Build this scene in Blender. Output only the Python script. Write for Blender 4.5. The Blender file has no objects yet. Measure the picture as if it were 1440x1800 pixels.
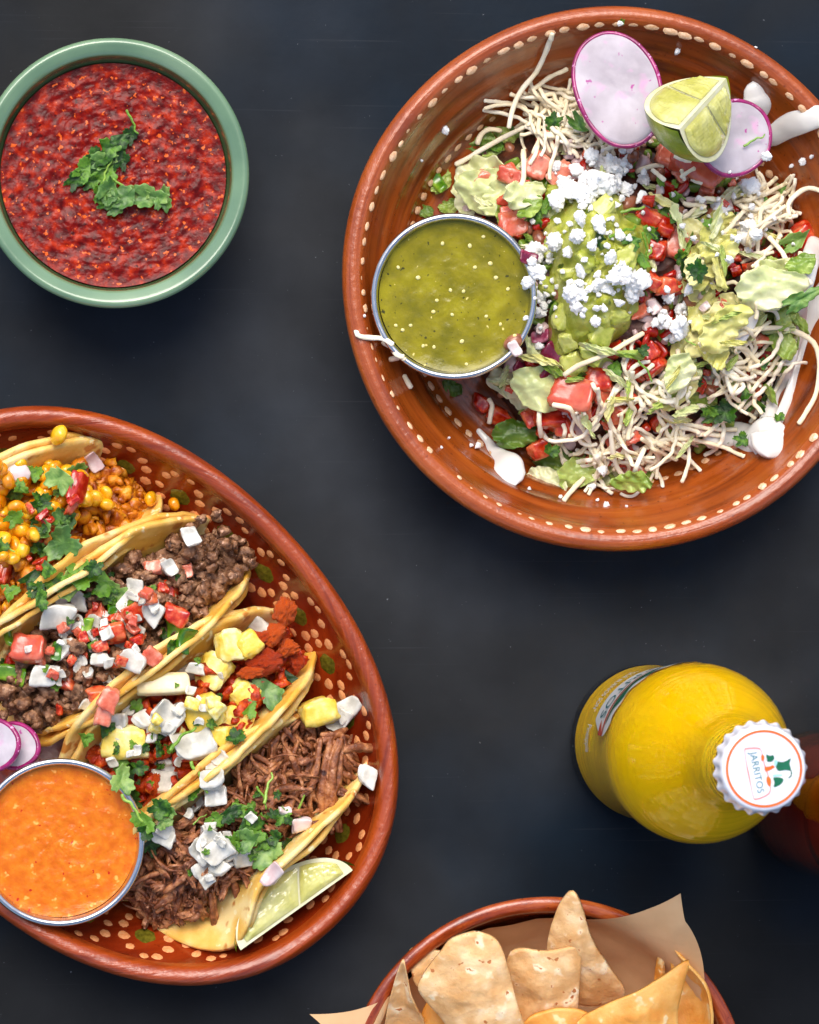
import bpy, bmesh, math, random
from mathutils import Vector, Matrix, Quaternion, noise
random.seed(11)
sc = bpy.context.scene
COL = sc.collection
PI = math.pi

# ------------------------------------------------------------------ camera
H = 1.37                                   # camera height above the table
FPX = 6111.0                               # focal length in photo pixels (1440 x 1800)
NADIR = (132.0, 1072.0)
cam_d = bpy.data.cameras.new('camera'); cam = bpy.data.objects.new('camera', cam_d); COL.objects.link(cam)
cam_d.sensor_fit = 'VERTICAL'; cam_d.sensor_height = 24.0; cam_d.lens = FPX/1800*24.0
cam_d.clip_start = 0.02; cam_d.clip_end = 50
_dc = Vector(((NADIR[0]-720)/FPX, -(NADIR[1]-900)/FPX, -1)).normalized()
_q = _dc.rotation_difference(Vector((0, 0, -1)))
CAMP = Vector((0, 0, H))
cam.rotation_mode = 'QUATERNION'; cam.rotation_quaternion = _q; cam.location = CAMP
cam_d.dof.use_dof = True; cam_d.dof.focus_distance = H-0.045; cam_d.dof.aperture_fstop = 18
sc.camera = cam

# ------------------------------------------------------------------ sky, sun, exposure
SUN_DIR = Vector((-0.10, 0.53, 0.84)).normalized()      # towards the light
w = bpy.data.worlds.new('World'); sc.world = w; w.use_nodes = True
nt = w.node_tree; bg = nt.nodes['Background']; sky = nt.nodes.new('ShaderNodeTexSky')
sky.sky_type = 'NISHITA'; sky.sun_disc = False
sky.sun_elevation = math.asin(SUN_DIR.z); sky.sun_rotation = math.atan2(SUN_DIR.x, SUN_DIR.y)
sky.air_density = 1.0; sky.dust_density = 3.0; sky.ozone_density = 1.0
nt.links.new(sky.outputs[0], bg.inputs[0]); bg.inputs[1].default_value = 0.15
sd = bpy.data.lights.new('sun', 'SUN'); sun = bpy.data.objects.new('sun', sd); COL.objects.link(sun)
sd.energy = 1.85; sd.angle = math.radians(42); sd.color = (1.0, 0.955, 0.89)
sun.rotation_mode = 'QUATERNION'; sun.rotation_quaternion = SUN_DIR.to_track_quat('Z', 'Y')
vs = sc.view_settings; vs.view_transform = 'Standard'; vs.look = 'None'; vs.exposure = 0.56; vs.gamma = 1.0
sc.cycles.max_bounces = 10; sc.cycles.transmission_bounces = 10; sc.cycles.transparent_max_bounces = 8

# ------------------------------------------------------------------ helpers
def ray(px, py):
    d = _q @ Vector(((px-720)/FPX, -(py-900)/FPX, -1))
    return d.normalized()
def W(px, py, z=0.0):
    d = ray(px, py); t = (H-z)/(-d.z)
    return CAMP + d*t
def S(z): return FPX/(H-z)                # photo pixels per metre at height z
def lin(c):
    return tuple(((v/255.0)/12.92 if v/255.0 <= 0.04045 else (((v/255.0)+0.055)/1.055)**2.4) for v in c)
def mk(name, verts, faces, mats, smooth=True, fm=None):
    me = bpy.data.meshes.new(name); me.from_pydata([tuple(v) for v in verts], [], faces)
    for m in (mats if isinstance(mats, (list, tuple)) else [mats]): me.materials.append(m)
    if fm: me.polygons.foreach_set('material_index', fm)
    if smooth: me.polygons.foreach_set('use_smooth', [True]*len(me.polygons))
    me.update(); return me
def ob(name, me, parent=None, loc=(0, 0, 0), rot=None, scale=None):
    o = bpy.data.objects.new(name, me); COL.objects.link(o); o.location = loc
    if rot is not None:
        if isinstance(rot, Quaternion): o.rotation_mode = 'QUATERNION'; o.rotation_quaternion = rot
        else: o.rotation_euler = rot
    if scale is not None: o.scale = (scale,)*3 if isinstance(scale, (int, float)) else scale
    if parent: o.parent = parent
    return o
def tag(o, label=None, cat=None, group=None, kind=None):
    if label: o['label'] = label
    if cat: o['category'] = cat
    if group: o['group'] = group
    if kind: o['kind'] = kind
    return o
REG = []
def reg(o, cat, desc, place, px, group, shared=False):
    o['category'] = cat; o['group'] = group
    REG.append((o, desc, place, px, shared)); return o
ORD = ('first second third fourth fifth sixth seventh eighth ninth tenth eleventh twelfth thirteenth fourteenth fifteenth sixteenth '
       'seventeenth eighteenth nineteenth twentieth twenty-first twenty-second twenty-third twenty-fourth twenty-fifth twenty-sixth twenty-seventh twenty-eighth').split()
def finish_labels():
    buckets = {}
    for r in REG: buckets.setdefault((r[1], r[2]), []).append(r)
    for (desc, place), rs in buckets.items():
        if len(rs) == 1: rs[0][0]['label'] = desc+' '+place
        elif len(rs) > 28 or any(r[4] for r in rs):
            for r in rs: r[0]['label'] = desc+' '+place
        else:
            for i, r in enumerate(sorted(rs, key=lambda r: r[3])):
                r[0]['label'] = '%s, %s from the left %s' % (desc, ORD[i], place)
def update(): bpy.context.view_layer.update()
_dg = [None]
def refresh():
    update(); _dg[0] = bpy.context.evaluated_depsgraph_get()
def hit(px, py):
    ok, loc, nor, idx, o, m = sc.ray_cast(_dg[0], CAMP, ray(px, py))
    if not ok: return W(px, py, 0), Vector((0, 0, 1))
    if nor.z < 0: nor = -nor
    return loc, nor
def fbm(p, f, octv=4, a=0.5):
    v = 0; am = 1
    for i in range(octv):
        v += am*noise.noise(p*f); f *= 2.03; am *= a
    return v

# ------------------------------------------------------------------ materials
def mat(name, c1, c2=None, c3=None, scale=6.0, rough=0.4, bump=0.0, bscale=40.0, sss=0.0, sssr=(1, .6, .4), coat=0.0, metal=0.0,
        spec=0.5, coords='Object', detail=5.0, contrast=(0.35, 0.65), trans=0.0, objvar=0.12, sscale=0.0015, rvar=0.0, bdist=0.001,
        coatr=0.08, spots=None):
    m = bpy.data.materials.new(name); m.use_nodes = True
    t = m.node_tree; n = t.nodes; L = t.links
    b = n['Principled BSDF']
    tc = n.new('ShaderNodeTexCoord')
    co = tc.outputs[coords]
    c1, c2 = lin(c1), lin(c2 or c1)
    nz = n.new('ShaderNodeTexNoise'); nz.inputs['Scale'].default_value = scale; nz.inputs['Detail'].default_value = detail
    L.new(co, nz.inputs['Vector'])
    cr = n.new('ShaderNodeValToRGB'); e = cr.color_ramp.elements
    e[0].position = contrast[0]; e[0].color = (*c1, 1); e[1].position = contrast[1]; e[1].color = (*c2, 1)
    if c3:
        x = e.new((contrast[0]+contrast[1])/2); x.color = (*lin(c3), 1)
    oi = n.new('ShaderNodeObjectInfo')
    add = n.new('ShaderNodeMath'); add.operation = 'MULTIPLY_ADD'
    L.new(oi.outputs['Random'], add.inputs[0]); add.inputs[1].default_value = objvar; 
    sub = n.new('ShaderNodeMath'); sub.operation = 'SUBTRACT'; L.new(nz.outputs['Fac'], sub.inputs[0]); sub.inputs[1].default_value = objvar/2
    L.new(sub.outputs[0], add.inputs[2]); L.new(add.outputs[0], cr.inputs['Fac'])
    out = cr.outputs['Color']
    for sp in (spots or []):                       # (colour, scale, threshold, softness)
        v = n.new('ShaderNodeTexNoise'); v.inputs['Scale'].default_value = sp[1]; v.inputs['Detail'].default_value = 2
        L.new(co, v.inputs['Vector'])
        r = n.new('ShaderNodeMapRange'); r.inputs['From Min'].default_value = sp[2]; r.inputs['From Max'].default_value = sp[2]+sp[3]
        L.new(v.outputs['Fac'], r.inputs['Value'])
        mx = n.new('ShaderNodeMix'); mx.data_type = 'RGBA'
        L.new(r.outputs[0], mx.inputs['Factor']); L.new(out, mx.inputs['A']); mx.inputs['B'].default_value = (*lin(sp[0]), 1)
        out = mx.outputs['Result']
    L.new(out, b.inputs['Base Color'])
    b.inputs['Roughness'].default_value = rough
    if rvar:
        rn = n.new('ShaderNodeTexNoise'); rn.inputs['Scale'].default_value = bscale*0.7; L.new(co, rn.inputs['Vector'])
        rr = n.new('ShaderNodeMapRange'); rr.inputs['To Min'].default_value = max(0.02, rough-rvar); rr.inputs['To Max'].default_value = rough+rvar
        rr.inputs['From Min'].default_value = .3; rr.inputs['From Max'].default_value = .7
        L.new(rn.outputs['Fac'], rr.inputs['Value']); L.new(rr.outputs[0], b.inputs['Roughness'])
    b.inputs['Metallic'].default_value = metal
    b.inputs['Specular IOR Level'].default_value = spec
    b.inputs['Coat Weight'].default_value = coat; b.inputs['Coat Roughness'].default_value = coatr
    b.inputs['Transmission Weight'].default_value = trans
    if sss:
        b.inputs['Subsurface Weight'].default_value = sss; b.inputs['Subsurface Radius'].default_value = sssr
        b.inputs['Subsurface Scale'].default_value = sscale
    if bump:
        bn = n.new('ShaderNodeTexNoise'); bn.inputs['Scale'].default_value = bscale; bn.inputs['Detail'].default_value = 6
        bn.inputs['Roughness'].default_value = 0.6
        L.new(co, bn.inputs['Vector'])
        bp = n.new('ShaderNodeBump'); bp.inputs['Strength'].default_value = bump; bp.inputs['Distance'].default_value = bdist
        L.new(bn.outputs['Fac'], bp.inputs['Height']); L.new(bp.outputs[0], b.inputs['Normal'])
    return m
def nodes_of(m): return m.node_tree.nodes, m.node_tree.links, m.node_tree.nodes['Principled BSDF']

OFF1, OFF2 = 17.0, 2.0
# table: charcoal painted top with blue mottling, grey reflected light painted in, hairline scratches and dust
def table_mat():
    m = bpy.data.materials.new('charcoal_table'); m.use_nodes = True; n, L, b = nodes_of(m)
    tc = n.new('ShaderNodeTexCoord')
    def nz(s, d=4): 
        x = n.new('ShaderNodeTexNoise'); x.inputs['Scale'].default_value = s; x.inputs['Detail'].default_value = d
        L.new(tc.outputs['Object'], x.inputs['Vector']); return x
    def ramp(f, a, c, p0, p1):
        r = n.new('ShaderNodeValToRGB'); e = r.color_ramp.elements
        e[0].position = p0; e[1].position = p1; e[0].color = (*lin(a), 1); e[1].color = (*lin(c), 1); L.new(f, r.inputs[0]); return r.outputs[0]
    def mix(f, a, c, k=None):
        x = n.new('ShaderNodeMix'); x.data_type = 'RGBA'
        if k is not None: x.blend_type = k
        if isinstance(f, float): x.inputs['Factor'].default_value = f
        else: L.new(f, x.inputs['Factor'])
        for s, v in (('A', a), ('B', c)):
            if isinstance(v, tuple): x.inputs[s].default_value = (*v, 1)
            else: L.new(v, x.inputs[s])
        return x.outputs['Result']
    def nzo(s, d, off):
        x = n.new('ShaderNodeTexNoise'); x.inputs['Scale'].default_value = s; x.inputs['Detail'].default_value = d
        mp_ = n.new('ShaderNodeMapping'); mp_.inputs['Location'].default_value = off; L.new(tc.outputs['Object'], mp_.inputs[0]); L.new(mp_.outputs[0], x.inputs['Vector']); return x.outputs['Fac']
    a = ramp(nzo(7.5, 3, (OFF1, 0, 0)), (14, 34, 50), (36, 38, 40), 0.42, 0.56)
    painted_sheen = n.new('ShaderNodeMapRange'); painted_sheen.inputs['From Min'].default_value = .48; painted_sheen.inputs['From Max'].default_value = .64; painted_sheen.inputs['To Max'].default_value = .6
    L.new(nzo(4.2, 4, (OFF2, 0, 0)), painted_sheen.inputs['Value'])
    a = mix(painted_sheen.outputs[0], a, lin((70, 74, 80)))  # paler grey patches put the reflected sky into the base colour
    c = ramp(nz(30, 6).outputs['Fac'], (60, 62, 66), (140, 140, 140), 0.3, 0.75)
    col = mix(0.75, a, c, 'OVERLAY')
    dust = nz(900, 2)
    r = n.new('ShaderNodeMapRange'); r.inputs['From Min'].default_value = .77; r.inputs['From Max'].default_value = .82; L.new(dust.outputs['Fac'], r.inputs['Value'])
    col = mix(r.outputs[0], col, lin((120, 125, 130)))
    mp = n.new('ShaderNodeMapping'); mp.inputs['Scale'].default_value = (2, 160, 1); mp.inputs['Rotation'].default_value = (0, 0, .5)
    L.new(tc.outputs['Object'], mp.inputs['Vector'])
    sx = n.new('ShaderNodeTexNoise'); sx.inputs['Scale'].default_value = 6; L.new(mp.outputs[0], sx.inputs['Vector'])
    r2 = n.new('ShaderNodeMapRange'); r2.inputs['From Min'].default_value = .68; r2.inputs['From Max'].default_value = .8; r2.inputs['To Max'].default_value = .25
    L.new(sx.outputs['Fac'], r2.inputs['Value'])
    col = mix(r2.outputs[0], col, lin((75, 78, 82)))
    L.new(col, b.inputs['Base Color'])
    rr = n.new('ShaderNodeMapRange'); rr.inputs['To Min'].default_value = .42; rr.inputs['To Max'].default_value = .62
    rr.inputs['From Min'].default_value = .3; rr.inputs['From Max'].default_value = .7
    L.new(nz(9, 5).outputs['Fac'], rr.inputs['Value']); L.new(rr.outputs[0], b.inputs['Roughness'])
    b.inputs['Specular IOR Level'].default_value = 0.12
    bp = n.new('ShaderNodeBump'); bp.inputs['Strength'].default_value = .12; bp.inputs['Distance'].default_value = .0005
    L.new(nz(220, 5).outputs['Fac'], bp.inputs['Height']); L.new(bp.outputs[0], b.inputs['Normal'])
    return m

# glazed clay with brush strokes that run round the pot
def clay_mat(name, dark, mid, light, rough=0.24, ring=380.0, ang=1.2, bump=.35, coat=.42, speck=.0):
    m = bpy.data.materials.new(name); m.use_nodes = True; n, L, b = nodes_of(m)
    tc = n.new('ShaderNodeTexCoord'); sp = n.new('ShaderNodeSeparateXYZ'); L.new(tc.outputs['Object'], sp.inputs[0])
    def math_(op, a, c=None):
        x = n.new('ShaderNodeMath'); x.operation = op
        for i, v in enumerate((a, c)):
            if v is None: continue
            if isinstance(v, (int, float)): x.inputs[i].default_value = v
            else: L.new(v, x.inputs[i])
        return x.outputs[0]
    X, Y = sp.outputs[0], sp.outputs[1]
    R = math_('SQRT', math_('ADD', math_('MULTIPLY', X, X), math_('MULTIPLY', Y, Y)))
    cb = n.new('ShaderNodeCombineXYZ')
    A = math_('ARCTAN2', Y, X)
    L.new(math_('MULTIPLY', R, ring), cb.inputs[0]); L.new(math_('MULTIPLY', math_('SINE', A), ang), cb.inputs[1]); L.new(math_('MULTIPLY', math_('COSINE', A), ang), cb.inputs[2])
    st = n.new('ShaderNodeTexNoise'); st.inputs['Scale'].default_value = 1.0; st.inputs['Detail'].default_value = 6; st.inputs['Roughness'].default_value = .62
    L.new(cb.outputs[0], st.inputs['Vector'])
    bl = n.new('ShaderNodeTexNoise'); bl.inputs['Scale'].default_value = 28; bl.inputs['Detail'].default_value = 6; L.new(tc.outputs['Object'], bl.inputs['Vector'])
    f = math_('ADD', math_('MULTIPLY', st.outputs['Fac'], .6), math_('MULTIPLY', bl.outputs['Fac'], .4))
    cr = n.new('ShaderNodeValToRGB'); e = cr.color_ramp.elements
    e[0].position = .36; e[0].color = (*lin(dark), 1); e[1].position = .66; e[1].color = (*lin(light), 1); x = e.new(.5); x.color = (*lin(mid), 1)
    L.new(f, cr.inputs[0])
    fs = n.new('ShaderNodeTexNoise'); fs.inputs['Scale'].default_value = 520; fs.inputs['Detail'].default_value = 3; L.new(tc.outputs['Object'], fs.inputs['Vector'])
    r = n.new('ShaderNodeMapRange'); r.inputs['From Min'].default_value = .64; r.inputs['From Max'].default_value = .74; r.inputs['To Max'].default_value = .8
    L.new(fs.outputs['Fac'], r.inputs['Value'])
    mx = n.new('ShaderNodeMix'); mx.data_type = 'RGBA'; L.new(r.outputs[0], mx.inputs['Factor']); L.new(cr.outputs[0], mx.inputs['A'])
    mx.inputs['B'].default_value = (*lin(dark), 1)
    L.new(mx.outputs['Result'], b.inputs['Base Color'])
    b.inputs['Roughness'].default_value = rough; b.inputs['Coat Weight'].default_value = coat; b.inputs['Coat Roughness'].default_value = .13
    bp = n.new('ShaderNodeBump'); bp.inputs['Strength'].default_value = bump; bp.inputs['Distance'].default_value = .0006
    fb = n.new('ShaderNodeTexNoise'); fb.inputs['Scale'].default_value = 330; fb.inputs['Detail'].default_value = 4; L.new(tc.outputs['Object'], fb.inputs['Vector'])
    hh = math_('ADD', math_('MULTIPLY', st.outputs['Fac'], 1.0), math_('MULTIPLY', fb.outputs['Fac'], .7))
    L.new(hh, bp.inputs['Height']); L.new(bp.outputs[0], b.inputs['Normal']); L.new(bp.outputs[0], b.inputs['Coat Normal'])
    return m

M = {}
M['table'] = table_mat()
M['clay'] = clay_mat('orange_clay_glaze', (96, 38, 8), (146, 66, 16), (172, 86, 26))
M['clay_lip'] = clay_mat('orange_clay_lip', (120, 48, 14), (160, 72, 22), (182, 92, 36), bump=.9, rough=.3)
M['red_in'] = clay_mat('red_clay_inside', (90, 22, 4), (126, 36, 8), (154, 54, 14), ring=200, bump=.3)
M['red_lip'] = clay_mat('red_clay_lip', (118, 40, 10), (156, 62, 16), (178, 80, 26), bump=.9, rough=.3)
M['brown_clay'] = clay_mat('brown_clay_bowl', (92, 28, 10), (152, 62, 24), (196, 104, 52), ring=500, ang=5, bump=.3, rough=.25)
M['slip'] = mat('cream_slip_dot', (214, 160, 112), (240, 200, 160), scale=900, rough=.25, coat=.4, bump=.2, bscale=1500)
M['slip_peach'] = mat('peach_slip_dot', (224, 140, 84), (240, 168, 112), scale=900, rough=.25, coat=.4)
M['slip_green'] = mat('olive_glaze_spot', (74, 70, 14), (112, 104, 28), scale=500, rough=.2, coat=.5)
M['celadon'] = mat('celadon_glaze', (94, 124, 94), (124, 150, 116), (108, 138, 104), scale=26, rough=.14, coat=.6, bump=.1, bscale=60, bdist=.002, objvar=0)
M['celadon_in'] = mat('celadon_inside_wall', (74, 92, 52), (104, 122, 78), (90, 108, 66), scale=40, rough=.16, coat=.5, objvar=0)
M['steel'] = mat('brushed_steel', (190, 190, 192), (214, 214, 214), scale=60, rough=.2, metal=1.0, bump=.05, bscale=400, objvar=0, rvar=.08)
M['red_salsa'] = mat('red_salsa', (78, 3, 0), (178, 44, 5), (122, 12, 1), scale=240, rough=.16, bump=.35, bscale=520, sss=.05, sssr=(1, .25, .1), objvar=0,
                     coat=0, spec=.2, spots=[((220, 92, 26), 420, .63, .05), ((70, 4, 2), 300, .66, .05)], bdist=.0012, contrast=(.36, .68))
M['salsa_verde'] = mat('salsa_verde', (112, 106, 2), (152, 142, 12), (134, 124, 4), scale=90, rough=.16, bump=.15, bscale=300, sss=.3, sssr=(.8, .8, .2), objvar=0, spec=.4,
                       coat=0, spots=[((60, 60, 4), 420, .68, .03), ((222, 206, 120), 300, .70, .02)])
M['orange_salsa'] = mat('orange_salsa', (206, 100, 4), (224, 126, 18), (214, 112, 8), scale=240, rough=.15, spec=.4, bump=.25, bscale=420, sss=.3, sssr=(1, .5, .15), objvar=0,
                        coat=0, spots=[((186, 34, 4), 300, .69, .02), ((246, 170, 80), 260, .64, .06)], bdist=.0012)
M['tortilla'] = mat('corn_tortilla', (222, 164, 56), (246, 216, 146), (236, 190, 98), scale=70, rough=.62, bump=.35, bscale=420, sss=.35, sssr=(1, .6, .2), sscale=.002, bdist=.0008,
                    spots=[((196, 124, 44), 130, .63, .07), ((250, 228, 170), 240, .64, .06)])
M['chip'] = mat('fried_tortilla_chip', (214, 160, 98), (242, 206, 156), (230, 184, 126), scale=110, rough=.55, bump=.6, bscale=330, sss=.2, sssr=(1, .5, .2), bdist=.001, objvar=.2,
                spots=[((248, 224, 184), 150, .61, .09), ((186, 112, 56), 300, .66, .05)])
M['chip_gold'] = mat('golden_tortilla_chip', (214, 132, 44), (242, 182, 96), (230, 158, 66), scale=90, rough=.5, bump=.5, bscale=330, sss=.3, sssr=(1, .5, .15), bdist=.001,
                     spots=[((246, 214, 156), 170, .64, .07)])
M['paper'] = mat('kraft_paper', (204, 160, 112), (220, 178, 130), scale=50, rough=.7, bump=.25, bscale=60, objvar=0, detail=8, bdist=.002, sss=.1)
M['beef'] = mat('ground_beef', (88, 56, 36), (180, 134, 98), (136, 92, 62), scale=330, rough=.36, bump=.8, bscale=900, objvar=0, spots=[((206, 160, 128), 520, .62, .06), ((56, 34, 32), 160, .68, .06)])
M['shred'] = mat('shredded_beef', (92, 46, 22), (196, 132, 84), (146, 84, 48), scale=240, rough=.34, bump=.7, bscale=900, objvar=0, spots=[((198, 140, 104), 420, .62, .08), ((60, 22, 12), 150, .66, .08)])
M['pastor'] = mat('marinated_pork', (150, 30, 2), (226, 104, 20), (196, 62, 6), scale=300, rough=.32, bump=.7, bscale=700, sss=.15, objvar=.15, spots=[((236, 140, 50), 420, .66, .05), ((96, 16, 2), 200, .66, .06)])
M['corn'] = mat('corn_kernel', (220, 136, 4), (244, 186, 30), (236, 160, 10), scale=2.2, rough=.2, sss=.4, sssr=(1, .6, .1), sscale=.002, coat=.5, objvar=.4, bump=.1, bscale=5, bdist=.0008)
M['corn_mix'] = mat('spiced_corn_mix', (140, 58, 8), (232, 160, 34), (204, 118, 18), scale=180, rough=.25, bump=.6, bscale=500, objvar=0)
M['onion'] = mat('white_onion', (190, 186, 172), (228, 224, 212), scale=2.2, rough=.16, sss=0.2, sssr=(1, 1, .95), sscale=.0012, coat=.4, objvar=.2, bump=.12, bscale=5, bdist=.0008)
M['onion_pink'] = mat('stained_onion', (206, 176, 172), (228, 214, 208), scale=1.6, rough=.22, sss=0.2, sssr=(1, .85, .8), sscale=.0012, coat=.4, objvar=.2, bump=.12, bscale=5, bdist=.0008)
M['pineapple'] = mat('pineapple', (232, 196, 66), (248, 234, 164), (242, 216, 104), scale=2.4, rough=.25, sss=0.25, sssr=(1, .8, .3), sscale=.0012, coat=.3, objvar=.25, bump=.35, bscale=7, bdist=.0008)
M['jicama'] = mat('pale_pineapple', (236, 212, 150), (248, 236, 196), scale=2.4, rough=.3, sss=0.25, sssr=(1, .9, .6), sscale=.0012, coat=.2, bump=.2, bscale=7, bdist=.0008)
M['tomato'] = mat('red_tomato', (170, 22, 4), (224, 116, 70), (204, 62, 26), scale=2.6, rough=.16, sss=.5, sssr=(1, .3, .15), sscale=.003, coat=.5, objvar=.3, bump=.2, bscale=5, bdist=.0008)
M['tomato_pink'] = mat('pale_tomato', (204, 84, 56), (232, 150, 124), (220, 116, 86), scale=1.8, rough=.18, sss=.5, sssr=(1, .4, .3), sscale=.003, coat=.5, objvar=.3, bump=.25, bscale=6, bdist=.0008)
M['purple'] = mat('red_onion', (110, 14, 50), (196, 120, 140), (150, 50, 84), scale=1.6, rough=.2, sss=.4, sssr=(1, .4, .5), sscale=.002, coat=.4, objvar=.3)
M['cilantro'] = mat('cilantro_leaf', (24, 56, 8), (98, 142, 40), (56, 98, 20), scale=3.2, rough=.38, sss=.25, sssr=(.5, 1, .2), objvar=.45, bump=.5, bscale=9, bdist=.0008, spec=.4)
M['cilantro_pale'] = mat('pale_cilantro', (70, 108, 44), (136, 166, 84), (100, 138, 62), scale=3, rough=.4, sss=.25, sssr=(.6, 1, .4), objvar=.3, bump=.4, bscale=9, bdist=.0008)
M['stem'] = mat('herb_stem', (98, 140, 36), (150, 184, 74), scale=8, rough=.3, sss=.3, sssr=(.6, 1, .2), objvar=.3)
M['jalapeno'] = mat('green_chile', (60, 110, 10), (146, 184, 54), (98, 148, 26), scale=1.8, rough=.2, sss=.3, sssr=(.6, 1, .2), coat=.5, objvar=.3)
M['lettuce'] = mat('pale_lettuce', (196, 204, 140), (226, 226, 180), (208, 214, 150), scale=1.5, rough=.34, sss=0.15, sssr=(.8, 1, .4), sscale=.0012, objvar=.35, bump=.6, bscale=5, bdist=.0008, coat=.2)
M['lettuce_y'] = mat('yellow_lettuce', (204, 200, 110), (234, 226, 164), (222, 216, 136), scale=1.5, rough=.34, sss=0.15, sssr=(.9, 1, .4), sscale=.0012, objvar=.35, bump=.6, bscale=5, bdist=.0008, coat=.2)
M['lettuce_g'] = mat('green_lettuce', (112, 140, 44), (180, 196, 104), (148, 172, 70), scale=1.5, rough=.34, sss=0.15, sssr=(.6, 1, .2), sscale=.0012, objvar=.35, bump=.6, bscale=5, bdist=.0008, coat=.2)
M['romaine'] = mat('dark_romaine', (70, 100, 26), (122, 146, 60), (96, 126, 42), scale=1.5, rough=.36, sss=.3, sssr=(.6, 1, .2), objvar=.3, bump=.5, bscale=6, bdist=.0008)
M['cheese'] = mat('white_cheese_shred', (246, 230, 192), (252, 242, 218), scale=120, rough=.5, spec=.3, sss=.12, sssr=(1, .92, .8), sscale=.001, objvar=.3, bump=.25, bscale=700, bdist=.0006)
M['crumble'] = mat('fresh_cheese_crumble', (246, 244, 238), (250, 249, 245), scale=5, rough=.6, sss=0.2, sssr=(1, .95, .9), sscale=.0012, objvar=.15, bump=.35, bscale=14, bdist=.0008)
M['crema'] = mat('sour_cream', (222, 218, 210), (230, 227, 220), scale=60, rough=.22, sss=0.2, sssr=(1, .97, .95), sscale=.0012, objvar=0, coat=.3)
M['guac'] = mat('guacamole', (146, 152, 38), (210, 210, 116), (180, 184, 72), scale=130, rough=.28, bump=.6, bscale=480, sss=.4, sssr=(.8, 1, .25), objvar=0, coat=.35,
                spots=[((84, 104, 24), 170, .63, .05), ((206, 160, 60), 150, .68, .04)], bdist=.0012)
M['bean'] = mat('pinto_bean', (112, 58, 36), (176, 118, 84), (146, 86, 58), scale=2, rough=.3, sss=.2, coat=.3, objvar=.3)
M['rice'] = mat('pink_rice', (206, 160, 132), (230, 200, 176), scale=2, rough=.35, sss=.4, sssr=(1, .8, .7), objvar=.3)
M['darkmix'] = mat('dark_bean_mash', (38, 18, 12), (92, 44, 24), scale=200, rough=.4, bump=.6, bscale=500, objvar=0)
M['radish'] = mat('radish_flesh', (164, 154, 160), (196, 187, 193), (180, 170, 176), scale=60, rough=.5, spec=.3, sss=0.2, sssr=(1, .9, .95), sscale=.0012, objvar=0, bump=.12, bscale=260,
                  spots=[((206, 158, 188), 150, .56, .2), ((170, 70, 140), 260, .67, .06)])
M['radish_skin'] = mat('radish_skin', (122, 10, 76), (166, 30, 106), scale=200, rough=.25, coat=.4, objvar=0, spots=[((222, 150, 196), 500, .62, .06)])
M['lime_skin'] = mat('lime_peel', (84, 118, 12), (164, 170, 40), (122, 146, 22), scale=70, rough=.28, bump=.45, bscale=700, objvar=0, coat=.4, bdist=.0006)
M['lime_pith'] = mat('lime_pith', (214, 210, 158), (232, 228, 192), scale=120, rough=.5, sss=.4, sssr=(1, 1, .7), objvar=0)
M['label_white'] = mat('printed_white', (232, 228, 224), (240, 238, 236), scale=100, rough=.3, coat=.4, objvar=0)
M['cap_white'] = mat('cap_white_enamel', (226, 226, 234), (236, 236, 242), scale=100, rough=.22, coat=.5, objvar=0)
M['ink_orange'] = mat('orange_ink', (214, 96, 26), (222, 110, 40), scale=200, rough=.25, objvar=0)
M['ink_pink'] = mat('salmon_ink', (214, 138, 132), (222, 150, 146), scale=200, rough=.25, objvar=0)
M['ink_teal'] = mat('teal_ink', (46, 116, 124), (60, 130, 138), scale=200, rough=.25, objvar=0)
M['ink_green'] = mat('green_ink', (10, 92, 62), (18, 104, 72), scale=200, rough=.25, objvar=0)
M['ink_sky'] = mat('pale_teal_ink', (150, 208, 212), (170, 218, 220), scale=200, rough=.25, objvar=0)
M['ink_red'] = mat('red_ink', (196, 66, 40), (204, 78, 52), scale=200, rough=.25, objvar=0)
M['soda'] = mat('yellow_soda', (255, 198, 0), (255, 206, 4), scale=16, rough=.3, spec=.1, sss=.35, sssr=(1, .75, .1), sscale=.010, objvar=0)
def glass_mat(name, col, rough=.0, ior=1.48, bump=.25):
    m = bpy.data.materials.new(name); m.use_nodes = True; n, L, b = nodes_of(m)
    b.inputs['Base Color'].default_value = (*col, 1); b.inputs['Roughness'].default_value = rough
    b.inputs['Transmission Weight'].default_value = 1.0; b.inputs['IOR'].default_value = ior
    tc = n.new('ShaderNodeTexCoord'); mp = n.new('ShaderNodeMapping'); mp.inputs['Scale'].default_value = (40, 40, 260); L.new(tc.outputs['Object'], mp.inputs[0])
    nz = n.new('ShaderNodeTexNoise'); nz.inputs['Scale'].default_value = 1; nz.inputs['Detail'].default_value = 2; L.new(mp.outputs[0], nz.inputs['Vector'])
    bp = n.new('ShaderNodeBump'); bp.inputs['Strength'].default_value = bump; bp.inputs['Distance'].default_value = .0012
    L.new(nz.outputs['Fac'], bp.inputs['Height']); L.new(bp.outputs[0], b.inputs['Normal'])
    return m
M['glass'] = glass_mat('clear_bottle_glass', (1.0, 1.0, 1.0), ior=1.22)

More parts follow.
